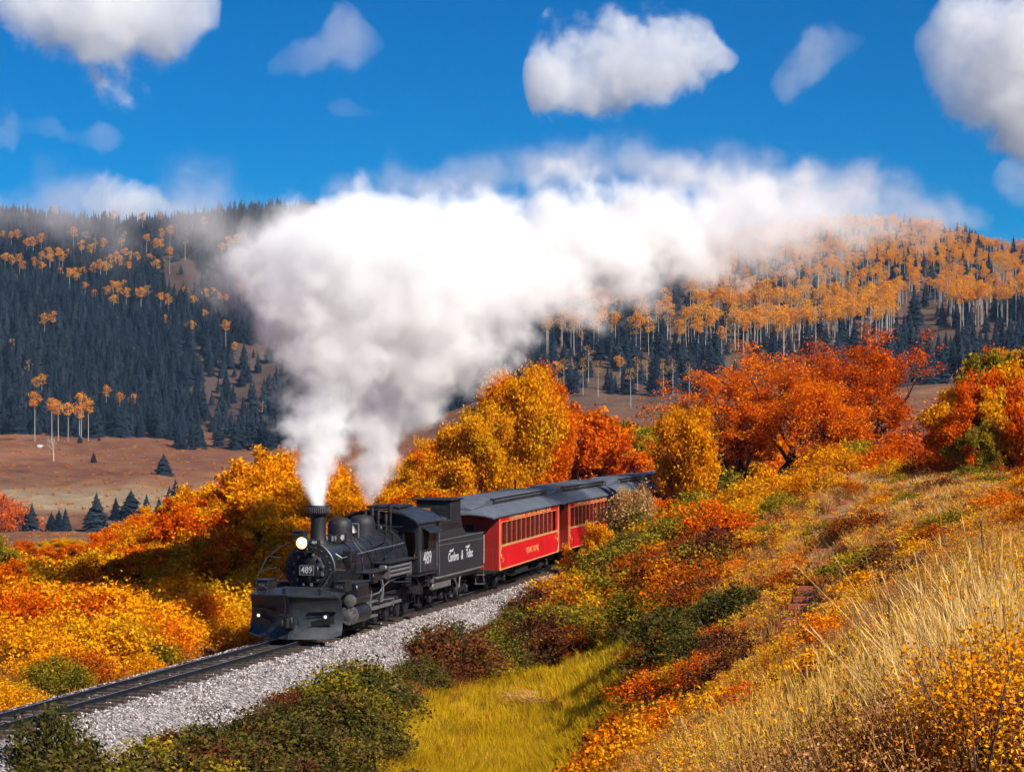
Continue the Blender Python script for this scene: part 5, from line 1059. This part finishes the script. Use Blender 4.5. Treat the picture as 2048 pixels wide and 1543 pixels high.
for i, (sx, D, h, p, lb) in enumerate([(1470, 100, 1.4, 'yellow', 'big yellow shrub left of the old boards'), (1530, 98, 1.8, 'yellow', 'tallest yellow shrub below the big oak trunks'), (1590, 97, 1.5, 'gold', 'golden shrub just left of the old boards'), (1640, 96, 1.5, 'yellow', 'round yellow shrub touching the boards'), (1500, 92, 1.2, 'yellow', 'lower yellow shrub in front of the big yellow ones'), (1560, 90, 1.1, 'olive', 'olive shrub at the foot of the yellow mass'),
        (1430, 93, 1.5, 'rust', 'rusty shrub left of the yellow mass'), (1660, 108, 1.9, 'yellow', 'yellow-orange shrub beneath the right edge of the big oak'), (1720, 110, 1.9, 'green', 'green and yellow shrub beneath the oak, right'), (1760, 108, 1.7, 'red', 'red shrub near the old posts'), (1790, 112, 2.3, 'red', 'bright red bush between the big oak and the right thicket'), (1830, 112, 2.4, 'red', 'second red bush, beside the right thicket'), (1800, 104, 1.2, 'yellow', 'low yellow shrub in front of the red ones'), (1860, 102, 1.5, 'orange', 'orange shrub at the left foot of the right thicket')]):
    put('bush', sx, D, h, p, lb, wide=1.05)
for k in range(64):
    D = rnd.uniform(68, 104); sx = rnd.uniform(1120, 1440); X = (sx-CX)/F*D; l, _ = track_lat([X], [D])
    if l[0] < 3.6 or poly_mask(np.array([X]), np.array([D]), MEADOW)[0]: continue
    h = rnd.uniform(.9, 1.7); p = pick('olive', 'yellow', 'olive', 'rust', 'green', 'orange') if sx < 1330 or D > 85 else pick('rust', 'maroon', 'olive')
    put('bush', sx, D, h, p, '%s %s bush %s, %s' % (sz(h, 1.1, 1.5), CN[p], 'close to the coaches' if D > 88 else 'halfway down the slope' if D > 76 else 'just above the grass hollow', near(sx, [(1150, 'under the first coach end'), (1250, 'under the pale bush'), (1350, 'under the small oak'), (1430, 'left of the boards')])), 'bushes on the slope right of the train', wide=1.1, name='slope_bush', cat='bush')
for k in range(120):
    D = rnd.uniform(48, 100); sx = rnd.uniform(1300, 2080)
    if not off_boards((sx-CX)/F*D, D, 1.6)[0]: continue
    h = rnd.uniform(.35, .95); p = pick('rust', 'maroon', 'olive', 'orange', 'yellow', 'rust')
    put('bush', sx, D, h, p, 'small %s bush in the dry grass, %s, %s' % (CN[p], 'left of the boards' if sx < 1600 else 'right of the boards', 'far up' if D > 80 else 'halfway' if D > 62 else 'low down'), 'small bushes in the dry grass', wide=1.3, name='slope_bush', cat='bush')
for (sx, D, h) in ((1360, 61, 1.3), (1420, 62, 1.5), (1475, 63, 1.2), (1400, 58, 1.0), (1330, 66, 1.3)): put('bush', sx, D, h, 'dark', 'dark green-brown bush in the clump below the old boards', 'dark clump below the boards', wide=1.2)
put('bush', 1440, 110, 2.3, 'olive', 'olive shrub under the left branches of the big oak', wide=1.0); put('bush', 1418, 106, 1.7, 'rust', 'rusty shrub right of the small yellow oak', wide=1.1)
for i, (sx, D, h, p, lb) in enumerate([(985, 38, 1.0, 'orange', 'orange shrub where the near slope meets the grass hollow'), (1040, 35, 1.0, 'yellow', 'yellow shrub at the foot of the near slope'), (1105, 37, 1.2, 'orange', 'orange leafy shrub at the edge of the grass hollow'), (1165, 38, 1.2, 'gold', 'golden shrub between two orange ones by the hollow'), (1225, 40, 1.3, 'orange', 'orange shrub beside the dark stub of brush'), (1275, 44, 1.4, 'rust', 'rusty shrub above the grass hollow'), (1300, 36, 1.1, 'yellow', 'yellow shrub on the brow of the near slope'), (1365, 39, 1.1, 'orange', 'orange shrub on the brow of the near slope'), (1430, 37, 1.0, 'yellow', 'second yellow shrub on the brow, nearer the boards'), (1120, 29, .8, 'rust', 'small rusty shrub low on the near slope'), (1230, 27, .8, 'gold', 'small golden shrub low on the near slope'), (1500, 34, .9, 'orange', 'orange shrub left of the yellow-tipped stalk'), (1620, 33, .9, 'yellow', 'yellow shrub below the lowest board'), (1720, 28, .8, 'maroon', 'maroon shrub amid the golden grass'), (1660, 42, 1.0, 'orange', 'orange shrub right of the lowest boards'), (1010, 30, .8, 'gold', 'golden shrub at the bottom of the slope')]):
    put('bush', sx, D, h, p, lb, name='slope_bush', cat='bush', wide=.95)
# thicket at the right edge
for k in range(34):
    D = rnd.uniform(98, 124); sx = rnd.uniform(1915, 2120); top = np.interp(sx, [1870, 1900, 1950, 2000, 2048, 2120], [850, 800, 770, 715, 690, 690])+rnd.uniform(-5, 90)*(D < 112); base = tz((sx-CX)/F*D, D); h = max(1.6, CAMZ-(top-HY)*D/F-base)
    p = pick('orange', 'orange', 'yellow', 'red', 'olive', 'gold') if top < 820 else pick('olive', 'yellow', 'green', 'orange')
    put('oak', sx, D, h*.94, p, '%s %s oak in the thicket at the right edge' % (sz(h, 2.8, 5), CN[p]), 'oaks of the right-hand thicket', wide=.62)

# ------------------------------------------------------------------ the big oaks in front of the last coaches
def big_oak(sx, D, h, seed, pal, label, lean, width, leafn, stems=3, z=None, low=.3):
    rs = np.random.RandomState(seed); segs, tips = [], []; X = (sx-CX)/F*D
    for k in range(stems):
        a = 6.283*(k+.5*rs.uniform())/stems; grow(rs, (math.cos(a)*.25, math.sin(a)*.25, -.3), (math.cos(a)*lean, math.sin(a)*lean, 1), 2.6, .26*rs.uniform(.8, 1.2), 5, segs, tips, .62, .42, .08, (2, 3), .74)
    T = np.array([t[0] for t in tips]); lv = np.array([t[1] for t in tips]); s = h/T[:, 2].max()
    r95 = np.percentile(np.hypot(T[:, 0]-T[:, 0].mean(), T[:, 1]-T[:, 1].mean()), 95); sw = width/2/r95
    S = np.array((sw, sw, s)); SG = [(a*S, b*S, r0, r1) for a, b, r0, r1 in segs]; T = T*S
    cnt = (leafn/len(T)*np.where(lv == 0, 1.7, np.where(lv == 1, .9, .12))*rs.uniform(.2, 2.0, len(T))).astype(int)+1
    C = np.repeat(T, cnt, 0)+rs.normal(size=(cnt.sum(), 3))*np.array((.24, .24, .12)); C = C[C[:, 2] > low]
    V, Fq = leaf_cards(rs, C, .062, .5); TV, TF = tubes_np(SG, 6)
    e = empty('oak_tree', (X, D, (tz(X, D) if z is None else z)-.1), 0, label=label, category='oak')
    link('crown', mesh_np('oak_tree_crown', V, Fq, [PAL[pal]]), e); link('trunk', mesh_np('oak_tree_trunk', TV, TF, [BARK], True), e)
big_oak(1530, 116, 8.2, 31, 'red', 'large spreading red-orange oak with dark limbs over the last coach', .75, 10.6, 50000, 4, low=1.9)
big_oak(1690, 121, 8.4, 35, 'red', 'tall orange oak right of the spreading one, several dark trunks', .45, 7.6, 38000, 4)
big_oak(1640, 113, 5.4, 38, 'orange', 'lower orange oak filling the gap between the two large oaks', .5, 5.5, 18000, 3)
big_oak(1455, 119, 4.8, 41, 'red', 'left outlying oak with branches reaching over the coach roof', .8, 5.6, 18000, 3, low=2.3)

# ------------------------------------------------------------------ old boards, posts and stalks on the right slope
for i, (x, y, w) in enumerate(BD):
    g = BG[i]; ln = max(.5, w/2.738*g[1]/F); m = MB(); m.box(-ln/2, ln/2, -.07, .07, -.06, .09, .012); o = m.build('old_board', WOODR)
    o.location = (g[0], g[1], g[2]+.06); o.rotation_euler = (0, rnd.uniform(-.04, .04), rnd.uniform(-.12, .12)); o['category'] = 'board'; o['group'] = 'old red-brown boards laid up the slope'
    o['label'] = ['uppermost board under the oak', 'left board of the upper pair', 'right board of the upper pair', 'left board of the second pair', 'right board of the second pair', 'first wide board below the pairs', 'board beside the round yellow shrub', 'second board beside the yellow shrub', 'long board at the yellow shrub\'s lower end', 'short board in bare brown grass', 'board level with the straw tuft', 'board just above the pale stones', 'upper board of the lowest four', 'longest board, above the pale tuft', 'third board from the bottom', 'slanting board behind the mullein stalk', 'lowest, shortest board by the weeds'][i]+', red-brown and weathered'
for i, (sx, y0, y1) in enumerate([(1783, 900, 882), (1811, 900, 868), (1840, 895, 873), (1698, 950, 978)]):
    g = on_ground(sx, max(y0, y1)+4, 90, 125); h = 36*g[1]/F; m = MB(); m.box(-.07, .07, -.07, .07, -.1, h, .012); o = m.build('fence_post', WOODR); o.location = g; o.rotation_euler = (0, rnd.uniform(-.05, .05), .3); o['category'] = 'post'; o['group'] = 'old reddish posts by the oaks'
    o['label'] = ['short reddish post beneath the oak, leftmost of three', 'tallest reddish post between oak and red bush', 'reddish post against the bright red bush', 'red post rising between the pairs of boards'][i]
# ------------------------------------------------------------------ grasses and weeds
def straw_mat(name, cols, patch=.35, trans=.3):
    m = NT(name); oi = m.n('ShaderNodeObjectInfo'); g = m.n('ShaderNodeNewGeometry'); n = m.noise(g.outputs['Position'], patch, 3, .6)
    f = m.math('ADD', m.math('MULTIPLY', oi.outputs['Random'], .4), m.math('MULTIPLY', m.math('SUBTRACT', n.outputs['Fac'], .5), 2.0)); f = m.math('ADD', f, m.math('MULTIPLY_ADD', g.outputs['Random Per Island'], .3, .15), clamp=True)
    r = m.ramp(f, [(i/(len(cols)-1), c) for i, c in enumerate(cols)]); d = m.n('ShaderNodeBsdfDiffuse', {'Color': r}); t = m.n('ShaderNodeBsdfTranslucent', {'Color': r})
    mx = m.n('ShaderNodeMixShader', {0: trans}); m.link(d.outputs[0], mx.inputs[1]); m.link(t.outputs[0], mx.inputs[2]); m.link(mx.outputs[0], m.out.inputs[0]); return m.m
def tuft(seed, blades=26, width=.012, bend=.35, spread=.12, mat=None, heads=False):
    rs = np.random.RandomState(seed); V, Fc = [], []
    for k in range(blades):
        a = rs.uniform(0, 6.283); b0 = np.array((math.cos(a), math.sin(a), 0))*rs.uniform(0, spread); a2 = a+rs.normal()*.8; dr = np.array((math.cos(a2), math.sin(a2), 0)); h = rs.uniform(.55, 1.05); bd = bend*rs.uniform(.2, 1.2)
        sd = np.array((-dr[1], dr[0], 0)); a3 = rs.uniform(0, 6.28); sd = np.array((math.cos(a3), math.sin(a3), 0)); b = len(V); w = width*rs.uniform(.7, 1.3)
        P_ = [b0+np.array((0, 0, -.05)), b0+dr*bd*.25*h+np.array((0, 0, h*.5)), b0+dr*bd*h*.8+np.array((0, 0, h*(1-.25*bd)))]
        for p, ww in zip(P_, (1, .8, .25)): V += [p-sd*w*ww, p+sd*w*ww]
        Fc += [(b, b+1, b+3, b+2), (b+2, b+3, b+5, b+4)]
        if heads and rs.uniform() < .6:
            p = P_[2]; q = P_[2]-P_[1]; q /= np.linalg.norm(q); b = len(V); V += [p-q*.06, p+sd*w*1.5, p+q*.05, p-sd*w*1.5]; Fc.append((b, b+1, b+2, b+3))
    return mesh_np('grass_tuft', np.array(V), np.array(Fc), [mat])
def weed(seed, leaves=70, leaf=.03, stems=5, mat=None, smat=None, spread=.2):
    rs = np.random.RandomState(seed); segs, C = [], []
    for k in range(stems):
        a = rs.uniform(0, 6.283); tip = np.array((math.cos(a)*spread*rs.uniform(.3, 1.4), math.sin(a)*spread*rs.uniform(.3, 1.4), rs.uniform(.6, 1.0))); mid = tip*np.array((.35, .35, .5)); segs += [((0, 0, -.05), mid, .008, .006), (mid, tip, .006, .003)]
        for q in range(3): e = mid+(tip-mid)*rs.uniform(.1, .8); f = e+rs.normal(size=3)*np.array((.09, .09, .04))+np.array((0, 0, .08)); segs.append((e, f, .004, .002)); C += list(f+rs.normal(size=(4, 3))*.03)
        for q in range(leaves//stems): C.append(mid+(tip-mid)*rs.uniform(-.2, 1.05)+rs.normal(size=3)*.035)
    V, Fq = leaf_cards(rs, np.array(C), leaf, .3); TV, TF = tubes_np(segs, 3)
    return joined('weed', (V, Fq), (TV, TF), mat, WST)
STRAW = straw_mat('straw_blades', [(.28, .10, .02), (.50, .22, .05), (.68, .40, .13), (.82, .58, .27)], .22); ORG = straw_mat('orange_dry_grass', [(.24, .06, .012), (.46, .15, .02), (.66, .26, .03), (.60, .32, .05)], .25)
YG = straw_mat('yellow_green_grass', [(.34, .18, .006), (.56, .36, .01), (.66, .44, .02)], .2); TALL = straw_mat('tall_golden_grass', [(.55, .28, .03), (.74, .44, .08), (.80, .58, .20)], .25); OL = straw_mat('olive_grass', [(.12, .08, .015), (.24, .17, .02), (.36, .22, .03)])
W1 = straw_mat('weed_yellow', [(.60, .26, .01), (.85, .44, .012), (.90, .56, .02), (.68, .50, .03)], .45); W2 = straw_mat('weed_orange', [(.46, .09, .01), (.80, .24, .012), (.90, .40, .02), (.70, .40, .04)], .45); W3 = straw_mat('weed_brown', [(.20, .07, .02), (.44, .18, .05), (.64, .34, .14), (.74, .48, .26)], .45); W4 = straw_mat('weed_dark', [(.03, .03, .012), (.10, .06, .02), (.16, .10, .02)], .5)
WST = straw_mat('dry_weed_stems', [(.22, .09, .02), (.42, .20, .05), (.56, .32, .10)], .4)
PALE = straw_mat('pale_tall_straw', [(.62, .34, .09), (.80, .54, .2), (.86, .66, .34)], .4)
def field(n, sx0, sx1, D0, D1, keep=None, seed=0, p=0.0):
    """points spread evenly in the view's fan, thinner with distance"""
    rs = np.random.RandomState(seed); sx = rs.uniform(sx0, sx1, n); u = rs.uniform(size=n); D = np.exp(np.log(D0)+u*np.log(D1/D0)) if p == 0 else (D0**p+u*(D1**p-D0**p))**(1/p); X = (sx-CX)/F*D
    l, _ = track_lat(X, D); k = (np.abs(l-.2) > 3.3) & off_boards(X, D)
    if keep is not None: k &= keep(X, D, sx, l)
    X, D, sx = X[k], D[k], sx[k]; return X, D, terrain(X, D), rs, sx
def strew(name, pts, h, kinds, label, hj=.3, wide=1.0, weights=None):
    X, Y, Z, rs, sx = pts; n = len(X); s = h*rs.uniform(1-hj, 1+hj, n); rot = np.stack([rs.normal(size=n)*.08, rs.normal(size=n)*.08, rs.uniform(0, 6.28, n)], 1)
    pk = rs.choice(len(kinds), n, p=weights) if weights is not None else rs.randint(0, len(kinds), n)
    gn_scatter(name, np.stack([X, Y, Z-.02], 1), rot, np.stack([s*wide, s*wide, s], 1), kinds, pk, label)
inm = lambda X, D, sx, l: poly_mask(X, D, MEADOW); nom = lambda X, D, sx, l: ~poly_mask(X, D, MEADOW)
strew('meadow_grass', field(15000, 540, 1320, 42, 74, inm, 1), .34, [tuft(k, 24, .014, .5, .35, YG) for k in range(3)]+[tuft(5, 24, .014, .6, .3, OL), tuft(6, 22, .014, .6, .3, ORG)], 'bright yellow-green grass in the hollow below the train', .5, 1.3, [.29, .29, .28, .09, .05])
strew('dry_hill_grass', field(15000, 1280, 2120, 42, 118, lambda X, D, sx, l: nom(X, D, sx, l) & (sx > 1280+(D < 60)*60), 2), .42, [tuft(10+k, 30, .016, .55, .22, STRAW) for k in range(3)]+[tuft(20+k, 30, .016, .55, .22, ORG) for k in range(4)], 'dry orange and straw grass on the right slope', .4, 1.2)
strew('trackside_grass', field(11000, -60, 1300, 40, 112, lambda X, D, sx, l: nom(X, D, sx, l) & (np.abs(l) < 12), 3), .42, [tuft(30+k, 26, .016, .5, .2, ORG) for k in range(3)]+[tuft(40, 26, .016, .5, .2, OL), tuft(41, 24, .015, .5, .2, STRAW)], 'brown and orange grass along both sides of the track', .45, 1.1, [.27, .25, .2, .2, .08])
strew('straw_slope_grass', field(5200, 1640, 2120, 66, 112, None, 4), .5, [tuft(50+k, 34, .014, .6, .25, STRAW) for k in range(3)], 'pale straw tufts on the upper right slope', .3, 1.4)
# the near slope
strew('tall_grass', field(5200, 1250, 2250, 10, 42, lambda X, D, sx, l: (sines(X*3+9, D*3, 26) > .75) | ((sx > 1850) & (D < 17) & (D > 12)) | ((sx > 1400) & (sx < 1700) & (D > 20) & (D < 25)), 5), 1.0, [tuft(60+k, 9, .0024, .34, .16, TALL, True) for k in range(5)], 'tall golden grass stems on the near slope', .22)
strew('yellow_weeds', field(9000, 900, 2200, 10.5, 46, lambda X, D, sx, l: nom(X, D, sx, l) & (sines(X*2, D*2, 19) > -.5), 6), .72, [weed(70+k, 90, .020, 6, W1, TWIG) for k in range(3)]+[weed(75+k, 90, .020, 6, W2, TWIG) for k in range(2)], 'yellow and orange leafed weeds crowding the near slope', .3)
strew('brown_weeds', field(8000, 900, 2200, 10.5, 46, lambda X, D, sx, l: nom(X, D, sx, l) & (sines(X*2+5, D*2+7, 23) > -.2), 7), .70, [weed(80+k, 90, .014, 7, W3, TWIG, .28) for k in range(4)], 'dry brown seed-headed weeds on the near slope', .3)
strew('slope_weeds', field(5200, 1180, 2120, 44, 80, lambda X, D, sx, l: nom(X, D, sx, l) & (D < 62+ (sx < 1500)*10), 8), .5, [weed(90+k, 60, .035, 5, W2, TWIG) for k in range(2)]+[weed(92, 60, .035, 5, W1, TWIG), weed(93, 60, .035, 5, W3, TWIG), weed(94, 60, .035, 5, W4, TWIG)], 'mixed orange and brown weeds halfway up the slope', .35, 1.2)
strew('slope_clumps', field(3200, 1280, 2120, 60, 108, nom, 12), .5, [weed(120+k, 90, .04, 7, m_, TWIG, .35) for k, m_ in enumerate((W2, W3, W1, W2, W4))], 'clumps of low orange and brown plants on the right slope', .4, 1.3)
strew('brush_weeds', field(5500, -60, 1150, 40, 84, lambda X, D, sx, l: nom(X, D, sx, l) & (l > 4.0) & (l < 14), 9), .5, [weed(100+k, 60, .035, 5, W4, TWIG) for k in range(3)]+[weed(104, 60, .03, 6, W3, TWIG)], 'dark undergrowth between the bushes beside the ballast', .35, 1.2)
strew('pasture_tussocks', field(2600, -60, 1400, 430, 845, None, 10), .6, [tuft(110+k, 14, .06, .5, .5, ORG) for k in range(2)], 'scattered tussocks on the valley pasture', .5, 2.0)
strew('pale_tall_grass', field(330, 1860, 2120, 11.5, 17, None, 15), 1.25, [tuft(140+k, 11, .0018, .6, .25, PALE, True) for k in range(4)], 'tall pale straw stems at the near right edge', .32)
# mullein stalks
def mullein(sx, ytop, D, label, yellow=True):
    Dg = np.exp(np.linspace(math.log(16), math.log(60), 500)); e_ = terrain((sx-CX)/F*Dg, Dg)+1.3-(CAMZ-(ytop-HY)*Dg/F); k_ = np.argmax(e_ > 0) if (e_ > 0).any() else 200
    D = Dg[k_]; X = (sx-CX)/F*D; z = tz(X, D); h = 1.3; m = MB(); m.tube([(0, 0, -.05), (.01, 0, h*.5), (0, .01, h*.97)], .009, 6); e = m.build('mullein_stalk', TWIG); e.location = (X, D, z); e.rotation_euler = (random.Random(int(sx)).uniform(-.1, .1), random.Random(int(sx)+1).uniform(-.1, .1), 0); e['label'] = label; e['category'] = 'stalk'; e['group'] = 'tall mullein stalks on the near slope'
    m = MB(); r = random.Random(int(sx))
    m2 = MB()
    for i in range(130):
        f = i/130; a = i*2.4; rr = .012*(1-.45*f)*r.uniform(.5, 1.6); zz = h-.5+.5*f+r.uniform(-.01, .01); q = m if f > .45 else m2; b = r.uniform(.004, .010); q.lathe([(0, -b), (b, -.005), (b, .005), (0, b)], (rr*math.cos(a), rr*math.sin(a), zz), 'z', 5)
    m2.cyl((0, 0, h-.5), (0, 0, h-.27), .013, .011, 8); m.cyl((0, 0, h-.27), (0, 0, h), .011, .004, 8); m2.build('seed_head', TWIG, e, kind='stuff'); m.build('flower_spike', PAL['yellow'] if yellow else TWIG, e, kind='stuff')
    rs = np.random.RandomState(int(sx)); C = rs.normal(size=(26, 3))*np.array((.12, .12, .05))+np.array((0, 0, h*.12)); V, Fq = leaf_cards(rs, C, .10, .2); link('basal_leaves', mesh_np('basal_leaves', V, Fq, [PAL['green']]), e)
for a in ((1541, 1205, 27, 'tall yellow-tipped mullein stalk left of the golden grass'), (1886, 1030, 17, 'yellow-tipped mullein stalk among the pale grass at right'), (1972, 1040, 15.5, 'brown mullein stalk in the tall pale grass', False), (1800, 1190, 20, 'short brown mullein stalk amid yellow weeds', False)): mullein(*a)
# flattened straw nest and yellow leaf sprays in the corner
g = on_ground(1083, 1400, 50, 75); m = tuft(130, 260, .02, 1.6, 1.0, STRAW); o = link('flattened_straw', m); o.location = (g[0], g[1], g[2]+.02); o.scale = (1.1, 1.1, .35); o['kind'] = 'stuff'; o['label'] = 'flattened pale straw lying in the yellow-green grass'
for i, (sx, D, h, lb) in enumerate([(1960, 10.5, 1.0, 'yellow-leaved shrub at the bottom right corner'), (2040, 11, 1.1, 'yellow-leaved shrub cut by the right edge'), (1880, 11.5, .75, 'lower yellow shrub left of the corner one'), (1720, 13.5, .55, 'small golden shrub near the bottom edge')]):
    rs = np.random.RandomState(300+i); X = (sx-CX)/F*D; segs = []; C = []
    for k in range(26):
        a = rs.uniform(0, 6.28); tip = np.array((math.cos(a)*.4*rs.uniform(.2, 1), math.sin(a)*.4*rs.uniform(.2, 1), rs.uniform(.6, 1)*h)); segs += [((0, 0, -.05), tip*np.array((.4, .4, .5)), .006, .005), (tip*np.array((.4, .4, .5)), tip, .005, .002)]; C += list(tip*np.array((.7, .7, .75))+rs.normal(size=(34, 3))*np.array((.08, .08, .14)))+list(tip+rs.normal(size=(30, 3))*.055)
    V, Fq = leaf_cards(rs, np.array(C), .0135, .3); TV, TF = tubes_np(segs, 4); e = empty('corner_shrub', (X, D, tz(X, D)), 0, label=lb, category='shrub'); link('foliage', mesh_np('foliage', V, Fq, [PAL['gold']]), e); link('stem', mesh_np('stem', TV, TF, [TWIG]), e)
# ------------------------------------------------------------------ steam of the engine
plume = empty('steam_plume', P(636, 1012, 70.7), 0, label='white steam and smoke billowing from the locomotive chimney and drifting right over the hills', category='steam')
def under(o, par): o.parent = par; o.matrix_parent_inverse = Matrix.Translation(-par.location); return o
A = band([(636,1016,19,9),(635,985,31,7),(634,950,45,5),(635,900,60,3.2),(638,850,78,2),(646,800,98,1),(660,700,150,1),(685,600,215,1),(705,500,255,1),(735,440,210,.6),(740,385,60,.3)],70.7,74,2)
under(volume_body('chimney_steam',2,A,1.15,0.8,2.5,soft=.5,aniso=-.2,detail=7,rough=.62), plume)
B = band([(738,1008,12,1.0),(742,970,38,1.8),(750,900,58,1.7),(772,850,88,1.4),(808,800,130,1),(862,700,200,1),(890,600,230,1),(900,500,200,.8),(880,430,60,.3)],75.6,78,2)
under(volume_body('valve_steam',2,B,1.1,0.8,2.5,soft=.5,rough=.62,seed=2,aniso=-.2,detail=6), plume)
C = band([(430,520,10,.3),(540,520,110,.5),(760,500,135,1),(950,500,145,1),(1150,500,150,1),(1300,480,140,.8),(1450,455,130,.5),(1650,440,120,.24),(1850,430,80,.10),(1990,440,15,.05)],74,98,0)
under(volume_body('drifting_steam',0,C,2.0,0.55,2.6,soft=.6,rough=.62,seed=3,aniso=-.2,detail=6), plume)
Dv = band([(-120,440,80,.5,.5),(100,420,100,1,.5),(300,430,130,1,.5),(430,470,180,1.0,.5),(520,520,150,.8,.5),(600,520,60,.3,.5)],80,78,0)
thin = volume_body('thin_drifting_steam',0,Dv,.5,0.35,2.8,soft=1.0,seed=5,steprate=.2,label='thin veil of steam drifting in front of the left hillside',category='steam')
Ev = band([(640,380,20,.3),(800,370,70,1),(1100,350,75,1),(1300,330,70,1),(1500,370,80,1.2),(1700,380,70,1.2),(1850,420,60,1),(1990,460,20,.3)],82,104,0)
volume_body('thin_drifting_steam',0,Ev,.5,0.45,2.8,soft=1.0,seed=6,steprate=.2,label='thin curling steam above the drifting plume',category='steam')
# ------------------------------------------------------------------ clouds
def cloud(rows, D, dens, label, seed, scale=.013, amp=3.0, soft=.35, **k):
    volume_body('cloud', 0, band(rows, D, D, 0), dens, scale, amp, soft=soft, seed=seed, steprate=.3, detail=8, rough=.64, aniso=-.15, label=label, category='cloud', group='clouds in the blue sky', **k)
cloud([(1045,150,20,.7),(1085,155,95,1),(1160,145,95,1),(1260,132,105,1),(1360,128,88,1),(1440,118,55,1),(1478,118,10,.7)], 3000, .022, 'elongated cumulus cloud alone in the middle right of the sky', 4)
cloud([(-30,-40,60,.7),(60,20,95,1),(150,30,120,1),(225,40,150,1.1),(290,30,120,1),(370,20,105,.8),(440,0,60,.5)], 3000, .018, 'large cumulus cloud at the top left with a pointed underside', 5)
cloud([(1830,90,20,.5),(1880,110,100,.8),(1950,110,150,1),(2020,150,200,1),(2150,160,260,1),(2300,100,80,.5)], 3000, .016, 'large white cloud cut by the upper right edge', 6)
cloud([(535,135,15,.5),(580,125,35,.7),(640,110,55,1),(680,80,60,1),(730,80,40,.7),(770,90,10,.3)], 2900, .006, 'wispy cloud in the upper left middle of the sky', 7)
cloud([(1540,170,10,.5),(1580,150,55,1),(1620,120,60,1),(1680,95,40,.7),(1730,80,10,.3)], 2900, .006, 'wispy slanting cloud right of the elongated cumulus', 8)
cloud([(160,400,15,.6),(190,405,45,1),(240,400,60,1),(300,410,50,1),(370,420,28,.7),(420,430,8,.3)], 3000, .022, 'white cloud peeking over the left ridge', 9)
cloud([(-40,270,30,.6),(20,262,42,.9),(50,255,20,.4),(105,258,28,.7),(150,275,18,.5),(200,275,30,.9),(250,275,8,.3)], 2900, .006, 'row of small faint clouds at the left side of the sky', 10)
cloud([(1980,365,10,.5),(2020,360,45,1),(2100,370,50,1),(2160,370,10,.4)], 2900, .006, 'faint small cloud at the right edge above the ridge', 11)
cloud([(650,215,5,.4),(685,215,22,.8),(730,225,12,.6),(770,228,4,.3)], 2900, .005, 'tiny faint wisp below the upper left wispy cloud', 12, amp=1.8)
# ------------------------------------------------------------------ the air of the valley
def haze():
    m = NT('valley_air'); pv = m.n('ShaderNodeVolumePrincipled', {'Color': (.40, .66, 1, 1), 'Density': .00006}); m.link(pv.outputs[0], m.out.inputs['Volume']); m.m.cycles.homogeneous_volume = True
    mb = MB(); mb.box(-1500, 1500, -60, 1480, -70, 140); mb.build('haze', m.m, None, kind='stuff', label='thin bluish valley haze')
haze()
# ------------------------------------------------------------------ labels: tell look-alikes apart by where they stand
def relabel():
    ORD = ['first', 'second', 'third', 'fourth', 'fifth', 'sixth', 'seventh', 'eighth', 'ninth', 'tenth']
    by = {}
    for o in COL.objects:
        if o.parent is None and 'category' in o and 'group' in o: by.setdefault(o['label'], []).append(o)
    for lb, os_ in list(by.items()):
        if len(os_) > 10:
            os_.sort(key=lambda o: scr(*o.location)[1]); h = len(os_)//2; del by[lb]; by[lb+', higher up'] = os_[:h]; by[lb+', lower down'] = os_[h:]
            for k in (lb+', higher up', lb+', lower down'):
                for o in by[k]: o['label'] = k
    for lb, os_ in by.items():
        n = len(os_)
        os_.sort(key=lambda o: o.location.x/max(o.location.y, 1))
        for i, o in enumerate(os_):
            s = '' if n < 2 or n > 10 else ', left of two' if (n, i) == (2, 0) else ', right of two' if n == 2 else ', '+('leftmost', 'middle', 'rightmost')[i]+' of three' if n == 3 else ', '+ORD[i]+' from left'
            t = lb+s
            for a, b in (('middling ', ''), ('blue-black ', ''), ('orange-gold ', 'golden '), ('below the right-hand aspens', 'below aspens'), ('inside the dark brush', 'in dark brush'), ('scrub oak', 'oak'), (' row,', ','), ('touching', 'by'), ('dull yellow', 'yellow'), ('halfway down the slope', 'mid-slope'), ('halfway down slope', 'mid-slope'), ('just above the grass hollow', 'above the hollow'), ('just above grass hollow', 'above hollow'), ('from left', 'along'), (' front of', ''), (' three white', ' white'), ('the ', '')):
                if len(t.split()) > 16: t = t.replace(a, b)
            o['label'] = t
relabel()
